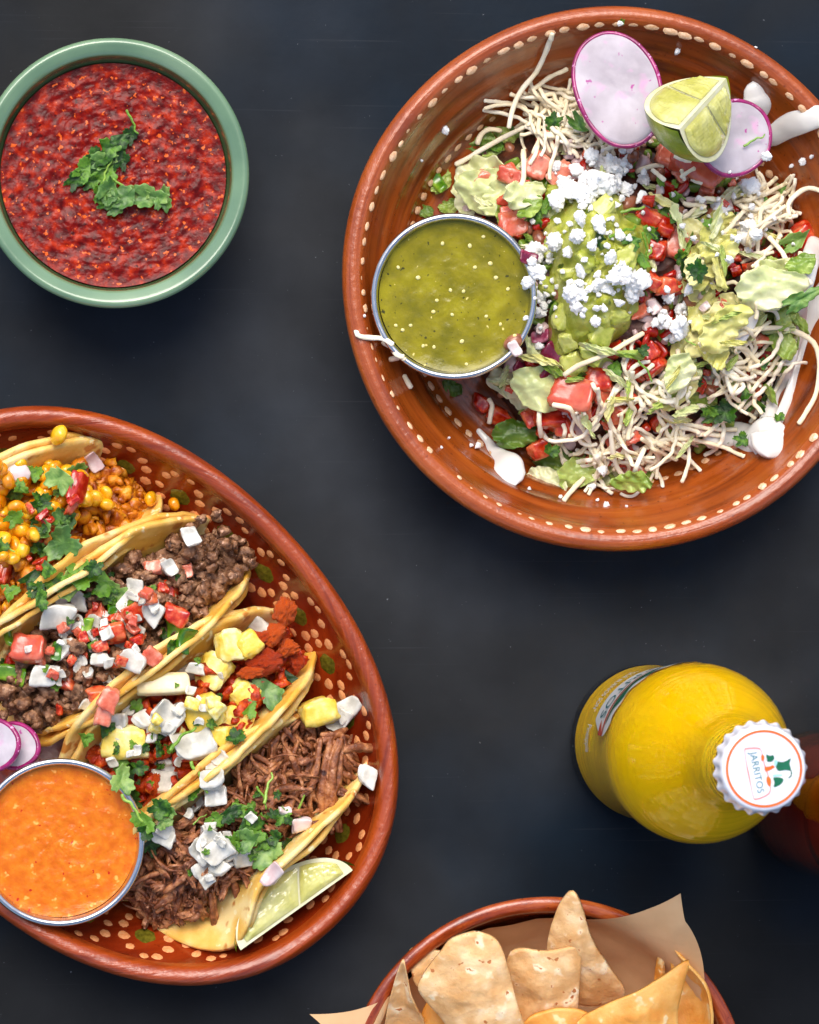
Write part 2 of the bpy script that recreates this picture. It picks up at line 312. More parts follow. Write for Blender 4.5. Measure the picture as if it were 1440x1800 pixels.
def lime_pulp_mat():
    m = mat('lime_pulp', (190, 186, 92), (226, 222, 150), (208, 204, 120), scale=90, rough=.12, sss=.6, sssr=(1, 1, .4), sscale=.003, coat=.7, objvar=0)
    n, L, b = nodes_of(m)                      # juice sacs: stretched cells
    tc = n.new('ShaderNodeTexCoord'); mp = n.new('ShaderNodeMapping'); mp.inputs['Scale'].default_value = (260, 900, 900); L.new(tc.outputs['Object'], mp.inputs[0])
    v = n.new('ShaderNodeTexVoronoi'); v.inputs['Scale'].default_value = 1; L.new(mp.outputs[0], v.inputs['Vector'])
    bp = n.new('ShaderNodeBump'); bp.inputs['Strength'].default_value = .3; bp.inputs['Distance'].default_value = .0004; bp.invert = True
    L.new(v.outputs['Distance'], bp.inputs['Height']); L.new(bp.outputs[0], b.inputs['Normal']); L.new(bp.outputs[0], b.inputs['Coat Normal'])
    return m
M['lime_pulp'] = lime_pulp_mat()
M['amber'] = glass_mat('amber_bottle_glass', (.98, .62, .30), ior=1.3, bump=.015)

# ------------------------------------------------------------------ mesh builders
def lathe(profile, seg=96, plan=None, mod=None):
    """profile: (r, z[, material index]); plan(theta, r) -> radius for oval pots; mod(theta, i, r, z) -> r for flutes."""
    V = []; F = []; FM = []
    n = len(profile)
    for i, p in enumerate(profile):
        for k in range(seg):
            th = 2*PI*k/seg
            r = p[0]
            if plan: r = plan(th, r)
            if mod: r = mod(th, i, r, p[1])
            V.append((r*math.cos(th), r*math.sin(th), p[1]))
    for i in range(n-1):
        for k in range(seg):
            k2 = (k+1) % seg
            F.append((i*seg+k, i*seg+k2, (i+1)*seg+k2, (i+1)*seg+k)); FM.append(profile[i][2] if len(profile[i]) > 2 else 0)
    return V, F, FM
def smooth_profile(P, n=3):
    """Catmull-Rom through profile points."""
    out = []
    for i in range(len(P)-1):
        p0 = P[max(i-1, 0)]; p1 = P[i]; p2 = P[i+1]; p3 = P[min(i+2, len(P)-1)]
        for j in range(n):
            t = j/n
            q = [0.5*((2*p1[c])+(-p0[c]+p2[c])*t+(2*p0[c]-5*p1[c]+4*p2[c]-p3[c])*t*t+(-p0[c]+3*p1[c]-3*p2[c]+p3[c])*t**3) for c in (0, 1)]
            q[0] = max(q[0], 0.0)
            out.append((*q, *(p1[2:])))
    out.append(P[-1]); return out
def patch(outline, rings=8, zf=None, thick=0.0, center=None, dens=None):
    """Star-shaped sheet from a closed 2-D/3-D outline, given thickness downwards along its mean normal."""
    O = [Vector(p) if len(p) == 3 else Vector((p[0], p[1], 0)) for p in outline]
    n = len(O)
    c = Vector(center) if center is not None else sum(O, Vector())/n
    nor = Vector()
    for i in range(n): nor += (O[i]-c).cross(O[(i+1) % n]-c)
    nor.normalize()
    if nor.z < 0: nor = -nor; O.reverse()
    V = [c]
    for r in range(1, rings+1):
        t = r/rings
        for p in O: V.append(c+(p-c)*t)
    T = [0.0]+[r/rings for r in range(1, rings+1) for _ in O]
    if zf: V = [v+nor*zf(v, t) for v, t in zip(V, T)]
    F = []
    for k in range(n): F.append((0, 1+k, 1+(k+1) % n))
    for r in range(rings-1):
        a = 1+r*n; b = a+n
        for k in range(n):
            k2 = (k+1) % n; F.append((a+k, b+k, b+k2, a+k2))
    if thick:
        m = len(V); V += [v-nor*thick for v in V]
        G = [tuple(m+i for i in reversed(f)) for f in F]
        a = 1+(rings-1)*n
        S_ = [(a+k, m+a+k, m+a+(k+1) % n, a+(k+1) % n) for k in range(n)]
        F = F+G+S_
    return V, F
def resample(P, n, closed=True):
    P = [Vector(p) if len(p) == 3 else Vector((p[0], p[1], 0)) for p in P]
    Q = P+[P[0]] if closed else P
    L_ = [0]
    for i in range(len(Q)-1): L_.append(L_[-1]+(Q[i+1]-Q[i]).length)
    out = []; j = 0
    for k in range(n):
        s = L_[-1]*k/(n if closed else n-1)
        while j < len(Q)-2 and L_[j+1] < s: j += 1
        t = (s-L_[j])/max(1e-12, L_[j+1]-L_[j]); out.append(Q[j].lerp(Q[j+1], min(1, t)))
    return out
def catmull(P, n, closed=False):
    P = [Vector(p) for p in P]; m = len(P); out = []
    segs = m if closed else m-1
    for i in range(segs):
        g = (lambda k: P[k % m]) if closed else (lambda k: P[min(max(k, 0), m-1)])
        p0, p1, p2, p3 = g(i-1), g(i), g(i+1), g(i+2)
        for j in range(n):
            t = j/n
            out.append(0.5*((2*p1)+(p2-p0)*t+(2*p0-5*p1+4*p2-p3)*t*t+(3*p1-p0-3*p2+p3)*t**3))
    if not closed: out.append(P[-1])
    return out
def tube(pts, rad, sides=6, flat=1.0, up=Vector((0, 0, 1)), rag=0.0):
    """Tube with closed tapered ends; flat squashes along `up`."""
    V = []; F = []; n = len(pts)
    R = rad if isinstance(rad, (list, tuple)) else [rad]*n
    for i, p in enumerate(pts):
        d = (pts[min(i+1, n-1)]-pts[max(i-1, 0)])
        d = d.normalized() if d.length > 1e-9 else Vector((1, 0, 0))
        s = d.cross(up); s = s.normalized() if s.length > 1e-6 else Vector((1, 0, 0))
        u = s.cross(d)
        for k in range(sides):
            a = 2*PI*k/sides
            j = 1+rag*noise.noise(p*700+Vector((k*3.1, i*.9, 0))) if rag else 1
            V.append(p+s*(math.cos(a)*R[i]*j)+u*(math.sin(a)*R[i]*flat*j))
    for i in range(n-1):
        for k in range(sides):
            k2 = (k+1) % sides; F.append((i*sides+k, i*sides+k2, (i+1)*sides+k2, (i+1)*sides+k))
    a = len(V); V.append(pts[0]-(pts[1]-pts[0]).normalized()*R[0]*.5); V.append(pts[-1]+(pts[-1]-pts[-2]).normalized()*R[-1]*.5)
    for k in range(sides):
        F.append((a, (k+1) % sides, k)); F.append((a+1, (n-1)*sides+k, (n-1)*sides+(k+1) % sides))
    return V, F
_ico = {}
def ico(sub):
    if sub not in _ico:
        bm = bmesh.new(); bmesh.ops.create_icosphere(bm, subdivisions=sub, radius=1.0)
        _ico[sub] = ([v.co.copy() for v in bm.verts], [tuple(v.index for v in f.verts) for f in bm.faces]); bm.free()
    return _ico[sub]
def lump(sub, dims, amp, freq, seed, octv=3):
    v, f = ico(sub); o = Vector((seed*7.13, seed*3.7, seed*1.9))
    return [Vector((p.x*dims[0], p.y*dims[1], p.z*dims[2]))*(1+amp*fbm(p+o, freq, octv, .6)) for p in v], f
_cube = {}
def cube_grid(n):
    if n not in _cube:
        bm = bmesh.new(); bmesh.ops.create_cube(bm, size=2.0)
        bmesh.ops.subdivide_edges(bm, edges=bm.edges[:], cuts=n, use_grid_fill=True)
        _cube[n] = ([v.co.copy() for v in bm.verts], [tuple(v.index for v in f.verts) for f in bm.faces]); bm.free()
    return _cube[n]
def dice(dims, rnd=5.0, jit=.22, bend=0.0, amp=.04, seed=0, n=4):
    """Cut cube of food: irregular corners, rounded edges, a slight bend."""
    r = random.Random(seed); V0, F = cube_grid(n)
    corner = {(x, y, z): Vector((r.uniform(-jit, jit), r.uniform(-jit, jit), r.uniform(-jit, jit))) for x in (0, 1) for y in (0, 1) for z in (0, 1)}
    V = []; o = Vector((seed*3.3, 1.7, seed))
    for p in V0:
        q = p / ((abs(p.x)**rnd+abs(p.y)**rnd+abs(p.z)**rnd)**(1/rnd))
        a, b, c = (p.x+1)/2, (p.y+1)/2, (p.z+1)/2
        off = Vector()
        for (x, y, z), d in corner.items(): off += d*((a if x else 1-a)*(b if y else 1-b)*(c if z else 1-c))
        q = q+off+q*amp*fbm(p+o, 1.6, 3)
        q = Vector((q.x*dims[0], q.y*dims[1], q.z*dims[2])); q.z += bend*(q.x*q.x-.3)
        V.append(q*.5)
    return V, F
def rock(sub, dims, seed, planes=11, amp=.07, freq=3.0, lo=.62):
    """Angular crumb: a ball trimmed by random cuts, then roughened."""
    r = random.Random(seed); v, f = ico(sub); P = []
    for k in range(planes):
        n = Vector((r.gauss(0, 1), r.gauss(0, 1), r.gauss(0, 1))).normalized(); P.append((n, r.uniform(lo, .95)))
    o = Vector((seed*1.3, seed*.7, 3)); V = []
    for p in v:
        q = 1.0
        for n, d in P:
            c = p.dot(n)
            if c > 1e-4: q = min(q, d/c)
        q *= 1+amp*fbm(p+o, freq, 4, .65)
        V.append(Vector((p.x*dims[0], p.y*dims[1], p.z*dims[2]))*q)
    return V, f
def join(parts):
    V = []; F = []
    for v, f in parts:
        o = len(V); V += v; F += [tuple(i+o for i in q) for q in f]
    return V, F
def xf(vf, loc, q=None, s=1.0):
    v, f = vf
    return [(q @ (Vector(p)*s) if q else Vector(p)*s)+loc for p in v], f
def rquat(): 
    return Quaternion((random.gauss(0, 1), random.gauss(0, 1), random.gauss(0, 1), random.gauss(0, 1))).normalized()

# ------------------------------------------------------------------ the table
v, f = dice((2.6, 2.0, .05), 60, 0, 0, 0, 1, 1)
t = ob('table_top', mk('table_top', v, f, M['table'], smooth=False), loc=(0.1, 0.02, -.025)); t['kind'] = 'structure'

# ------------------------------------------------------------------ green bowl of red salsa
c = W(200, 305, .050); BX = Vector((c.x, c.y, 0))
prof = [(0, .003), (.020, .003), (.022, .0005), (.0255, .0005), (.027, .004), (.034, .012), (.041, .024), (.0455, .036), (.0475, .046), (.0485, .0505), (.0484, .0525), (.0470, .0538),
        (.0452, .0532), (.0440, .0512), (.0431, .047), (.0422, .041), (.038, .028), (.030, .016), (.018, .010), (0, .009)]
prof = [(r*1.058 if i < 13 else r*1.02 if i < 15 else r, z, 0 if i < 13 else 1) for i, (r, z) in enumerate(prof)]
v, f, fm = lathe(smooth_profile(prof, 3), 128)
tag(ob('green_bowl', mk('green_bowl', v, f, [M['celadon'], M['celadon_in']], fm=fm), loc=BX), 'round sage green glazed bowl filled with red salsa', 'bowl')
def sauce(name, r, m, amp, freq, loc, lab, rings=70, seg=150, rot=None, seed=0, edge=.0006):
    V = [Vector((0, 0, 0))]; o = Vector((seed, seed*2.1, 0))
    for i in range(1, rings+1):
        for k in range(seg):
            a = 2*PI*k/seg; V.append(Vector((math.cos(a)*r*i/rings, math.sin(a)*r*i/rings, 0)))
    V = [p+Vector((0, 0, amp*(fbm(p+o, freq, 5, .62)+.6*max(0, noise.noise((p+o)*freq*2.7)))*min(1, (1-p.length/r)*7) + edge*(p.length/r)**12)) for p in V]
    F = [(0, 1+k, 1+(k+1) % seg) for k in range(seg)]
    for i in range(rings-1):
        a = 1+i*seg; b = a+seg
        F += [(a+k, b+k, b+(k+1) % seg, a+(k+1) % seg) for k in range(seg)]
    return tag(ob(name, mk(name, V, F, m), loc=loc, rot=rot), lab, 'salsa')
c2 = W(206, 309, .0455)
sauce('red_salsa', .0428, M['red_salsa'], .0006, 130, (BX.x, BX.y, .0446), 'chunky dark red salsa filling the green bowl', 110, 220)

# ------------------------------------------------------------------ round terracotta dish
c = W(1084, 490, .045); DX = Vector((c.x, c.y, 0))
outer = [(0, .002), (.055, .002), (.060, 0), (.066, .001), (.075, .007), (.086, .017), (.095, .029), (.1008, .037), (.1036, .0415), (.1042, .0448), (.1032, .0476), (.1008, .0492), (.0984, .0486), (.0968, .0470)]
inner = [(.0955, .0445), (.0935, .0400), (.0912, .0360), (.0893, .0338), (.0876, .0318), (.0862, .0285), (.0843, .0250), (.0822, .0228), (.0808, .0208), (.0794, .0172), (.0770, .0138), (.0720, .0112), (.05, .0095), (0, .009)]
po = [(*p, 1) for p in outer]; pi_ = [(*p, 0) for p in inner]
pp = smooth_profile(po+pi_, 3)
v, f, fm = lathe(pp, 180, mod=lambda th, i, r, z: r*(1+.004*math.sin(2*th+1)+.0025*math.sin(5*th)))
dish = tag(ob('terracotta_dish', mk('terracotta_dish', v, f, [M['clay'], M['clay_lip']], fm=fm), loc=DX),
           'large round orange terracotta dish holding the salad, dotted along its rim', 'dish')
dish.scale = (1.016, 1.016, 1)
def oval_dot(la, lb, h, seed=0):
    r = random.Random(seed)
    n = 18; O = [(math.cos(2*PI*k/n)*la*(1+r.uniform(-.12, .12)), math.sin(2*PI*k/n)*lb*(1+r.uniform(-.12, .12))) for k in range(n)]
    return patch(O, 3, zf=lambda p, t: h*(1-t**3)-.00015*t)
dots = [mk('painted_dot', *oval_dot(.0029*s, .0019*q, .0003, i), M['slip']) for i, (s, q) in enumerate([(1, 1), (1.1, .9), (.9, 1.1), (.8, .9), (1.15, 1)])]
nd = 92
for k in range(nd):
    th = 2*PI*k/nd+random.uniform(-.012, .012)
    rr = .0969*(1+.004*math.sin(2*th+1)+.0025*math.sin(5*th))+random.uniform(-.0006, .0006)
    big = .55+.45*math.sin(th*1.0+.9)             # the brush ran dry on the lower left of the rim
    o = ob('painted_dot', random.choice(dots), dish, (rr*math.cos(th), rr*math.sin(th), .0474), (0.0, 0.0, th+PI/2))
    q = Quaternion(Vector((-math.sin(th), math.cos(th), 0)), -.62) @ Quaternion((0, 0, 1), th+PI/2)
    o.rotation_mode = 'QUATERNION'; o.rotation_quaternion = q
    s = random.uniform(.75, 1.0)*(.55+.5*big); o.scale = (s, s*random.uniform(.85, 1.15), 1)
for k in range(84):
    th = 2*PI*k/84
    if int(k/7) % 2 and False: continue
    o = ob('painted_dot', random.choice(dots), dish, (.0783*math.cos(th), .0783*math.sin(th), .0160))
    q = Quaternion(Vector((-math.sin(th), math.cos(th), 0)), -.85) @ Quaternion((0, 0, 1), th+PI/2)
    o.rotation_mode = 'QUATERNION'; o.rotation_quaternion = q; o.scale = (.6, .9, 1)

# ------------------------------------------------------------------ steel cups of salsa
def cup_mesh():
    p = [(0, .0015), (.0195, .0015), (.0208, 0), (.0222, .0012), (.0255, .016), (.0285, .031), (.0300, .0372), (.0312, .0378), (.0318, .0389), (.0313, .0400), (.0302, .0402), (.0294, .0393),
         (.0290, .0375), (.0278, .030), (.0248, .016), (.0214, .0035), (.0195, .0025), (0, .0025)]
    v, f, fm = lathe(smooth_profile(p, 3), 128); return mk('steel_cup', v, f, M['steel'])
cm = cup_mesh()
def cup(px, py, zr, tilt, axis_px, lab, sname, smat, slab, spx, seed, amp, freq, sr):
    c = W(px, py, zr)
    a = Vector((axis_px[0], -axis_px[1], 0)).normalized()          # the way the opening leans
    q = Quaternion(Vector((0, 0, 1)).cross(a), math.radians(tilt))
    top = q @ Vector((0, 0, .0395))
    o = ob('steel_cup', cm, None, c-top, q); tag(o, lab, 'sauce cup')
    s = q @ Vector((0, 0, .0355)); 
    ws = c-top+s+Vector((spx[0]/4650, -spx[1]/4650, 0))
    sauce(sname, sr, smat, amp, freq, ws, slab, 60, 130, rot=q, seed=seed)
cup(798, 521, .053, 6, (-.8, .6), 'round steel sauce cup of green salsa leaning in the round dish', 'green_salsa', M['salsa_verde'], 'smooth green salsa with pale seeds in the steel cup', (2, -1), 3, .00016, 160, .0290)
cup(106, 1481, .052, 3, (.2, 1), 'round steel sauce cup of orange salsa overhanging the oval plate', 'orange_salsa', M['orange_salsa'], 'creamy orange salsa in the steel cup on the oval plate', (-1, -2), 8, .0003, 150, .0291)
def dots_in(n, cx, cy, R, m, name, lab, rmin, rmax, cat, z, group):
    pass

# ------------------------------------------------------------------ oval plate with painted flowers
ec = W(203, 1223, .043); EX = Vector((ec.x, ec.y, 0)); EA, EB = .1218, .0908
ER = math.atan2(-.7318, .6816)                     # direction of the long axis
def rho(th):
    a = th-ER; n = 2.12
    return (abs(math.cos(a)/EA)**n+abs(math.sin(a)/EB)**n)**(-1/n)
po = [(.0, 0), (.0, .044)]
D = [(.060, .0005, 1), (.040, 0, 1), (.036, .0005, 1), (.024, .007, 1), (.012, .019, 1), (.0035, .0325, 1), (.0006, .039, 1), (.0004, .043, 1), (.0026, .0464, 1), (.0056, .0462, 1), (.0078, .0440, 1),
     (.0088, .0405, 0), (.0112, .0355, 0), (.0158, .0295, 0), (.0215, .0230, 0), (.0280, .0170, 0), (.0345, .0130, 0), (.043, .0108, 0), (.060, .0100, 0)]
Dp = smooth_profile(D, 3)
seg = 200; V = []; F = []; FM = []
for i, p in enumerate(Dp):
    for k in range(seg):
        th = 2*PI*k/seg; r = rho(th)-p[0]; V.append((r*math.cos(th), r*math.sin(th), p[1]))
for i in range(len(Dp)-1):
    for k in range(seg):
        k2 = (k+1) % seg; F.append((i*seg+k, i*seg+k2, (i+1)*seg+k2, (i+1)*seg+k)); FM.append(Dp[i][2])
nb = len(V); V.append((0, 0, .0005)); V.append((0, 0, .0098)); last = (len(Dp)-1)*seg
for k in range(seg):
    F.append((nb, (k+1) % seg, k)); FM.append(1); F.append((nb+1, last+k, last+(k+1) % seg)); FM.append(0)
plate = tag(ob('oval_plate', mk('oval_plate', V, F, [M['red_in'], M['red_lip']], fm=FM), loc=EX), 'oval red clay plate with painted flower rings, holding the tacos', 'plate')
innerD = [p for p in Dp if p[2] == 0]
def psurf(th, d):
    z = innerD[0][1]
    for a, b in zip(innerD, innerD[1:]):
        if a[0] <= d <= b[0]: z = a[1]+(b[1]-a[1])*(d-a[0])/(b[0]-a[0]); break
    else:
        if d > innerD[-1][0]: z = innerD[-1][1]
    r = rho(th)-d
    return Vector((r*math.cos(th), r*math.sin(th), z))
def pframe(th, d):
    p = psurf(th, d); tu = (psurf(th+.01, d)-psurf(th-.01, d)).normalized(); td = (psurf(th, d+.0006)-psurf(th, d-.0006)).normalized()
    n = tu.cross(td); n = n if n.z > 0 else -n
    return p, tu, td, n
fdots = [mk('dot', *oval_dot(.0025*s, .0024*s, .0003, 20+i), M['slip_peach']) for i, s in enumerate((1, 1.1, .9, 1.05))]
fgreen = [mk('painted_flower', *oval_dot(.0052*s, .0046, .0003, 40+i), M['slip_green']) for i, s in enumerate((1, 1.08, .92))]
th = -2.55; 
while th < 2.35:
    d0 = .0170
    p, tu, td, n = pframe(th, d0)
    q = Matrix((tu, n.cross(tu), n)).transposed().to_quaternion()
    fl = ob('painted_flower', random.choice(fgreen), plate, p+n*.00005, q)
    for k in range(11):
        a = 2*PI*k/11+random.uniform(-.1, .1)
        ds, dd = .0086*math.cos(a), .0072*math.sin(a)
        pk, t2, d2, n2 = pframe(th+ds/(rho(th)-d0), d0+dd)
        # child of the flower: express in the flower's frame
        loc = q.inverted() @ (pk-(p+n*.00005)+n2*.00003)
        qk = q.inverted() @ Matrix((t2, n2.cross(t2), n2)).transposed().to_quaternion() @ Quaternion((0, 0, 1), a+random.uniform(-.3, .3))
        o = ob('dot', random.choice(fdots), fl, loc, qk); o.scale = (random.uniform(.8, 1.1), random.uniform(.8, 1.1), 1)
    th += .0262/rho(th)

# ------------------------------------------------------------------ tacos
TR = .055
def taco_section(s, rb, aL, aR):
    al = math.radians(aR if s >= 0 else aL); x = abs(s)
    if x < rb*al: v_, w_, nv, nw = rb*math.sin(x/rb), rb*(1-math.cos(x/rb)), -math.sin(x/rb), math.cos(x/rb)
    else:
        e = x-rb*al; v_ = rb*math.sin(al)+e*math.cos(al); w_ = rb*(1-math.cos(al))+e*math.sin(al); nv, nw = -math.sin(al), math.cos(al)
    sg = 1 if s >= 0 else -1
    return sg*v_, w_, sg*nv, nw
def tortilla(seed, rb, aL, aR, off, du, ds, R=TR, wav=.0009, thick=.0019, splay=0.0):
    rings, seg = 26, 96; top = []; bot = []
    o = Vector((seed*5.1, seed, 0))
    for i in range(rings+1):
        for k in range(seg):
            a = 2*PI*k/seg; rr = R*i/rings*(1+.012*math.sin(3*a+seed)+.008*math.sin(7*a+2*seed))
            u = rr*math.cos(a)+du; s = rr*math.sin(a)+ds
            sm = max(0, min(1, (-u-.004)/.034)); sm = sm*sm*(3-2*sm)
            v_, w_, nv, nw = taco_section(s, rb, aL-splay*sm, aR)
            g = fbm(Vector((u, s, 0))*1+o, 55, 3)*wav*(i/rings)**2*1.6+fbm(Vector((u, s, 0))+o, 260, 2)*.00022
            h = off+g
            lift = .0035*(abs(u)/R)**2.2                 # the fold curls up a little towards its ends
            top.append(Vector((u, v_+nv*(h+thick/2), w_+nw*(h+thick/2)+lift))); bot.append(Vector((u, v_+nv*(h-thick/2), w_+nw*(h-thick/2)+lift)))
    F = []
    m = len(top)
    for i in range(rings):
        for k in range(seg):
            k2 = (k+1) % seg; a, b = i*seg, (i+1)*seg
            F.append((a+k, b+k, b+k2, a+k2)); F.append((m+a+k, m+a+k2, m+b+k2, m+b+k))
    a = rings*seg
    F += [(a+k, m+a+k, m+a+(k+1) % seg, a+(k+1) % seg) for k in range(seg)]
    return top+bot, F
TACO = {}
def taco(key, px, py, ang, rb, aL, aR, lab, z0=.0125, roll=0.0, seed=1, splay=0.0):
    """ang: image angle of the fold, anticlockwise; local v axis points to the upper left of the picture."""
    c = W(px, py, z0)
    root = bpy.data.objects.new('taco', None); COL.objects.link(root); root.location = c; root.rotation_euler = (roll, 0, math.radians(ang)); root.empty_display_size = .02
    tag(root, lab, 'taco', 'tacos on the oval plate')
    ob('tortilla', mk('tortilla', *tortilla(seed, rb, aR, aL, 0, -.0012, .0020, splay=splay), M['tortilla']), root)
    ob('tortilla', mk('tortilla', *tortilla(seed+4, rb, aR, aL, .0031, .0024, -.0016, splay=splay), M['tortilla']), root)
    TACO[key] = dict(root=root, rb=rb, aL=aL, aR=aR)
    return root
def half_width(T, wv, side):
    a = math.radians(T['aL'] if side > 0 else T['aR']); rb = T['rb']
    wa = rb*(1-math.cos(a))
    if wv <= wa: return rb*math.sin(math.acos(max(-1, min(1, 1-wv/rb))))
    return rb*math.sin(a)+(wv-wa)/math.tan(a) if a < PI/2-.01 else rb*math.sin(a)
def mound(T, u, v, full=.036, R=TR):
    """Height of the filling inside the taco."""
    e = max(0, 1-(u/(R*1.02))**2)
    hgt = full*e**.62
    return hgt*(1-.22*(v/.022)**2)
t1 = taco('corn', 44, 968, 33, .019, 58, 82, 'corn taco with yellow kernels and cilantro, topmost on the oval plate', seed=1)
t2 = taco('beef', 208, 1106, 37, .018, 62, 80, 'ground beef taco topped with diced onion and tomato', seed=2)
t3 = taco('pastor', 328, 1266, 38.5, .0165, 66, 78, 'marinated pork taco topped with pineapple chunks and onion', seed=3)
t4 = taco('shred', 420, 1442, 40, .0176, 70, 80, 'shredded beef taco topped with white onion and cilantro beside a lime wedge', seed=5, splay=40)
def in_taco(T, n, full, spread=.92, umin=-1, umax=1):
    out = []
    while len(out) < n:
        u = random.uniform(umin, umax)*TR*spread; 
        e = max(0, 1-(u/TR)**2)
        v_ = random.uniform(-1, 1)
        top = mound(T, u, 0, full)
        side = 1 if v_ > 0 else -1
        hw = max(.002, half_width(T, top*.9, side)-(.005 if side < 0 else .0085))*min(1, e**.4+.25)
        z = mound(T, u, v_*hw, full)*random.uniform(.72, 1.06)
        if z < .006: continue
        out.append((u, v_*hw, z))
    return out
def core(T, full, m, name, seed):
    # packed filling under the visible pieces
    V = []; F = []; nu, nv_ = 130, 64
    for i in range(nu+1):
        u = (-1+2*i/nu)*TR*.93
        for j in range(nv_+1):
            s = -1+2*j/nv_; top = mound(T, u, 0, full)*.80
            hw = (half_width(T, top, 1 if s > 0 else -1)-(.0045 if s < 0 else .0075))
            p = Vector((u, s*hw, 0)); z = mound(T, u, p.y, full)*.80+.0022*fbm(p+Vector((seed, 0, 0)), 190, 5, .68)
            V.append(Vector((u, p.y, max(.004, z)+.0035*(abs(u)/TR)**2.2)))
    for i in range(nu):
        for j in range(nv_):
            a = i*(nv_+1)+j; F.append((a, a+nv_+1, a+nv_+2, a+1))
    return V, F
# ground beef
T = TACO['beef']
parts = [core(T, .034, None, '', 1)]
for (u, v_, z) in in_taco(T, 420, .037):
    s = .0013+.0042*random.random()**2
    parts.append(xf(rock(3, (1, random.uniform(.7, 1), random.uniform(.6, .9)), random.randint(0, 9999), 8, .55, 2.4, .5), Vector((u, v_, z)), rquat(), s))
for k in range(34):                                # crumbs spilling from the upper right end
    u = TR*random.uniform(.72, 1.06); s = random.uniform(.0018, .004)
    parts.append(xf(rock(2, (1, .8, .8), random.randint(0, 9999), 8, .55, 2.4, .5), Vector((u, random.uniform(-.011, .016), random.uniform(.018, .032))), rquat(), s))
for k in range(30):
    u = -TR*random.uniform(.7, 1.0); s = random.uniform(.0018, .004)
    parts.append(xf(rock(2, (1, .8, .8), random.randint(0, 9999), 8, .55, 2.4, .5), Vector((u, random.uniform(-.014, .010), random.uniform(.016, .030))), rquat(), s))
o = ob('ground_beef', mk('ground_beef', *join(parts), M['beef']), t2); o['kind'] = 'stuff'
# marinated pork
T = TACO['pastor']
parts = [core(T, .033, None, '', 2)]
for (u, v_, z) in in_taco(T, 170, .036):
    s = random.uniform(.0022, .0048)
    parts.append(xf(rock(2, (1.3, random.uniform(.6, .9), random.uniform(.5, .8)), random.randint(0, 9999), 9, .45, 2.4, .5), Vector((u, v_, z)), rquat(), s))
o = ob('chopped_pork', mk('chopped_pork', *join(parts), M['pastor']), t3); o['kind'] = 'stuff'
porkm = [mk('pork_chunk', *rock(4, (1.0, .66, .5), 300+i, 9, .34, 2.6, .5), M['pastor']) for i in range(5)]
def pork(px, py, L_, ang, z):
    o = ob('pork_chunk', random.choice(porkm), None, W(px, py, z), Quaternion((0, 0, 1), math.radians(ang)) @ Quaternion((1, 0, 0), random.uniform(-.6, .6)), L_/2/S(z))
    r = t3
    o.parent = r
    o.matrix_parent_inverse = (Matrix.Translation(r.location) @ r.rotation_euler.to_matrix().to_4x4()).inverted()
for a in [(500, 1075, 58, 75, .040), (505, 1140, 52, 20, .040), (520, 1165, 46, -70, .036), (465, 1165, 66, 20, .044), (480, 1115, 50, 50, .042), (440, 1180, 44, 10, .045), (345, 1225, 46, 60, .046),
          (268, 1290, 40, 50, .046), (270, 1375, 40, 80, .040), (262, 1410, 50, 80, .034), (290, 1320, 40, 20, .045), (330, 1290, 36, 50, .046), (325, 1345, 40, 10, .043), (430, 1265, 44, 50, .044), (165, 1325, 40, 70, .034), (455, 1120, 40, 0, .042), (375, 1300, 40, 40, .044)]:
    pork(*a)
# shredded beef
def fibres(T, n, full, Lr=(.008, .026), rr=(.0003, .0011), spread=.9, zr=(.62, 1.04)):
    parts = []
    for (u, v_, z) in in_taco(T, n, full, spread):
        p = Vector((u, v_, z*random.uniform(*zr)/.8 if False else z)); L_ = random.uniform(*Lr); k = 8
        a = random.choice([random.gauss(.9, .6), random.uniform(0, PI)]); d = Vector((math.cos(a), math.sin(a), random.uniform(-.25, .3)))
        pts = []; bend = Vector((random.uniform(-1, 1), random.uniform(-1, 1), random.uniform(-.7, .2)))*.28
        for i in range(k):
            pts.append(p.copy()); p = p+d.normalized()*(L_/k); d = d+bend+Vector((random.gauss(0, .12), random.gauss(0, .12), random.gauss(0, .10)))
        r0 = random.uniform(*rr)
        parts.append(tube(pts, [r0*(.55+.9*math.sin(PI*(i+.5)/k))*random.uniform(.6, 1.4) for i in range(k)], 6, random.uniform(.5, 1), rag=.5))
    return parts
T = TACO['shred']
parts = [core(T, .033, None, '', 3)]+fibres(T, 330, .037)
for (u, v_, z) in in_taco(T, 330, .0375):
    s = random.uniform(.0014, .0040)
    parts.append(xf(rock(3, (random.uniform(1.2, 2.2), .6, .45), random.randint(0, 9999), 7, .7, 2.6, .5), Vector((u, v_, z)), Quaternion((0, 0, 1), random.gauss(.9, .8)) @ Quaternion((0, 1, 0), random.gauss(0, .35)), s))
Rm4 = (Matrix.Translation(t4.location) @ t4.rotation_euler.to_matrix().to_4x4()).inverted()
def px_fibre(P, r0, wob=.0006):
    pts = [Rm4 @ (W(x, y, z)+Vector((random.gauss(0, wob), random.gauss(0, wob), random.gauss(0, wob)))) for x, y, z in P]
    pts = catmull(pts, 4)
    n = len(pts); return tube(pts, [r0*(.5+.7*math.sin(PI*(i+.5)/n))*random.uniform(.8, 1.2) for i in range(n)], 6, .8, rag=.5)
for k in range(26):                               # ragged strands hanging out of the upper right end
    x, y = random.uniform(555, 600), random.uniform(1290, 1400); a = random.gauss(-.5, .55); L_ = random.uniform(40, 95)
    parts.append(px_fibre([(x, y, .042), (x+L_*.5*math.cos(a), y-L_*.5*math.sin(a)+random.uniform(-8, 8), .040), (x+L_*math.cos(a)*.98, y-L_*math.sin(a)+random.uniform(-8, 12), .034)], random.uniform(.0006, .0015)))
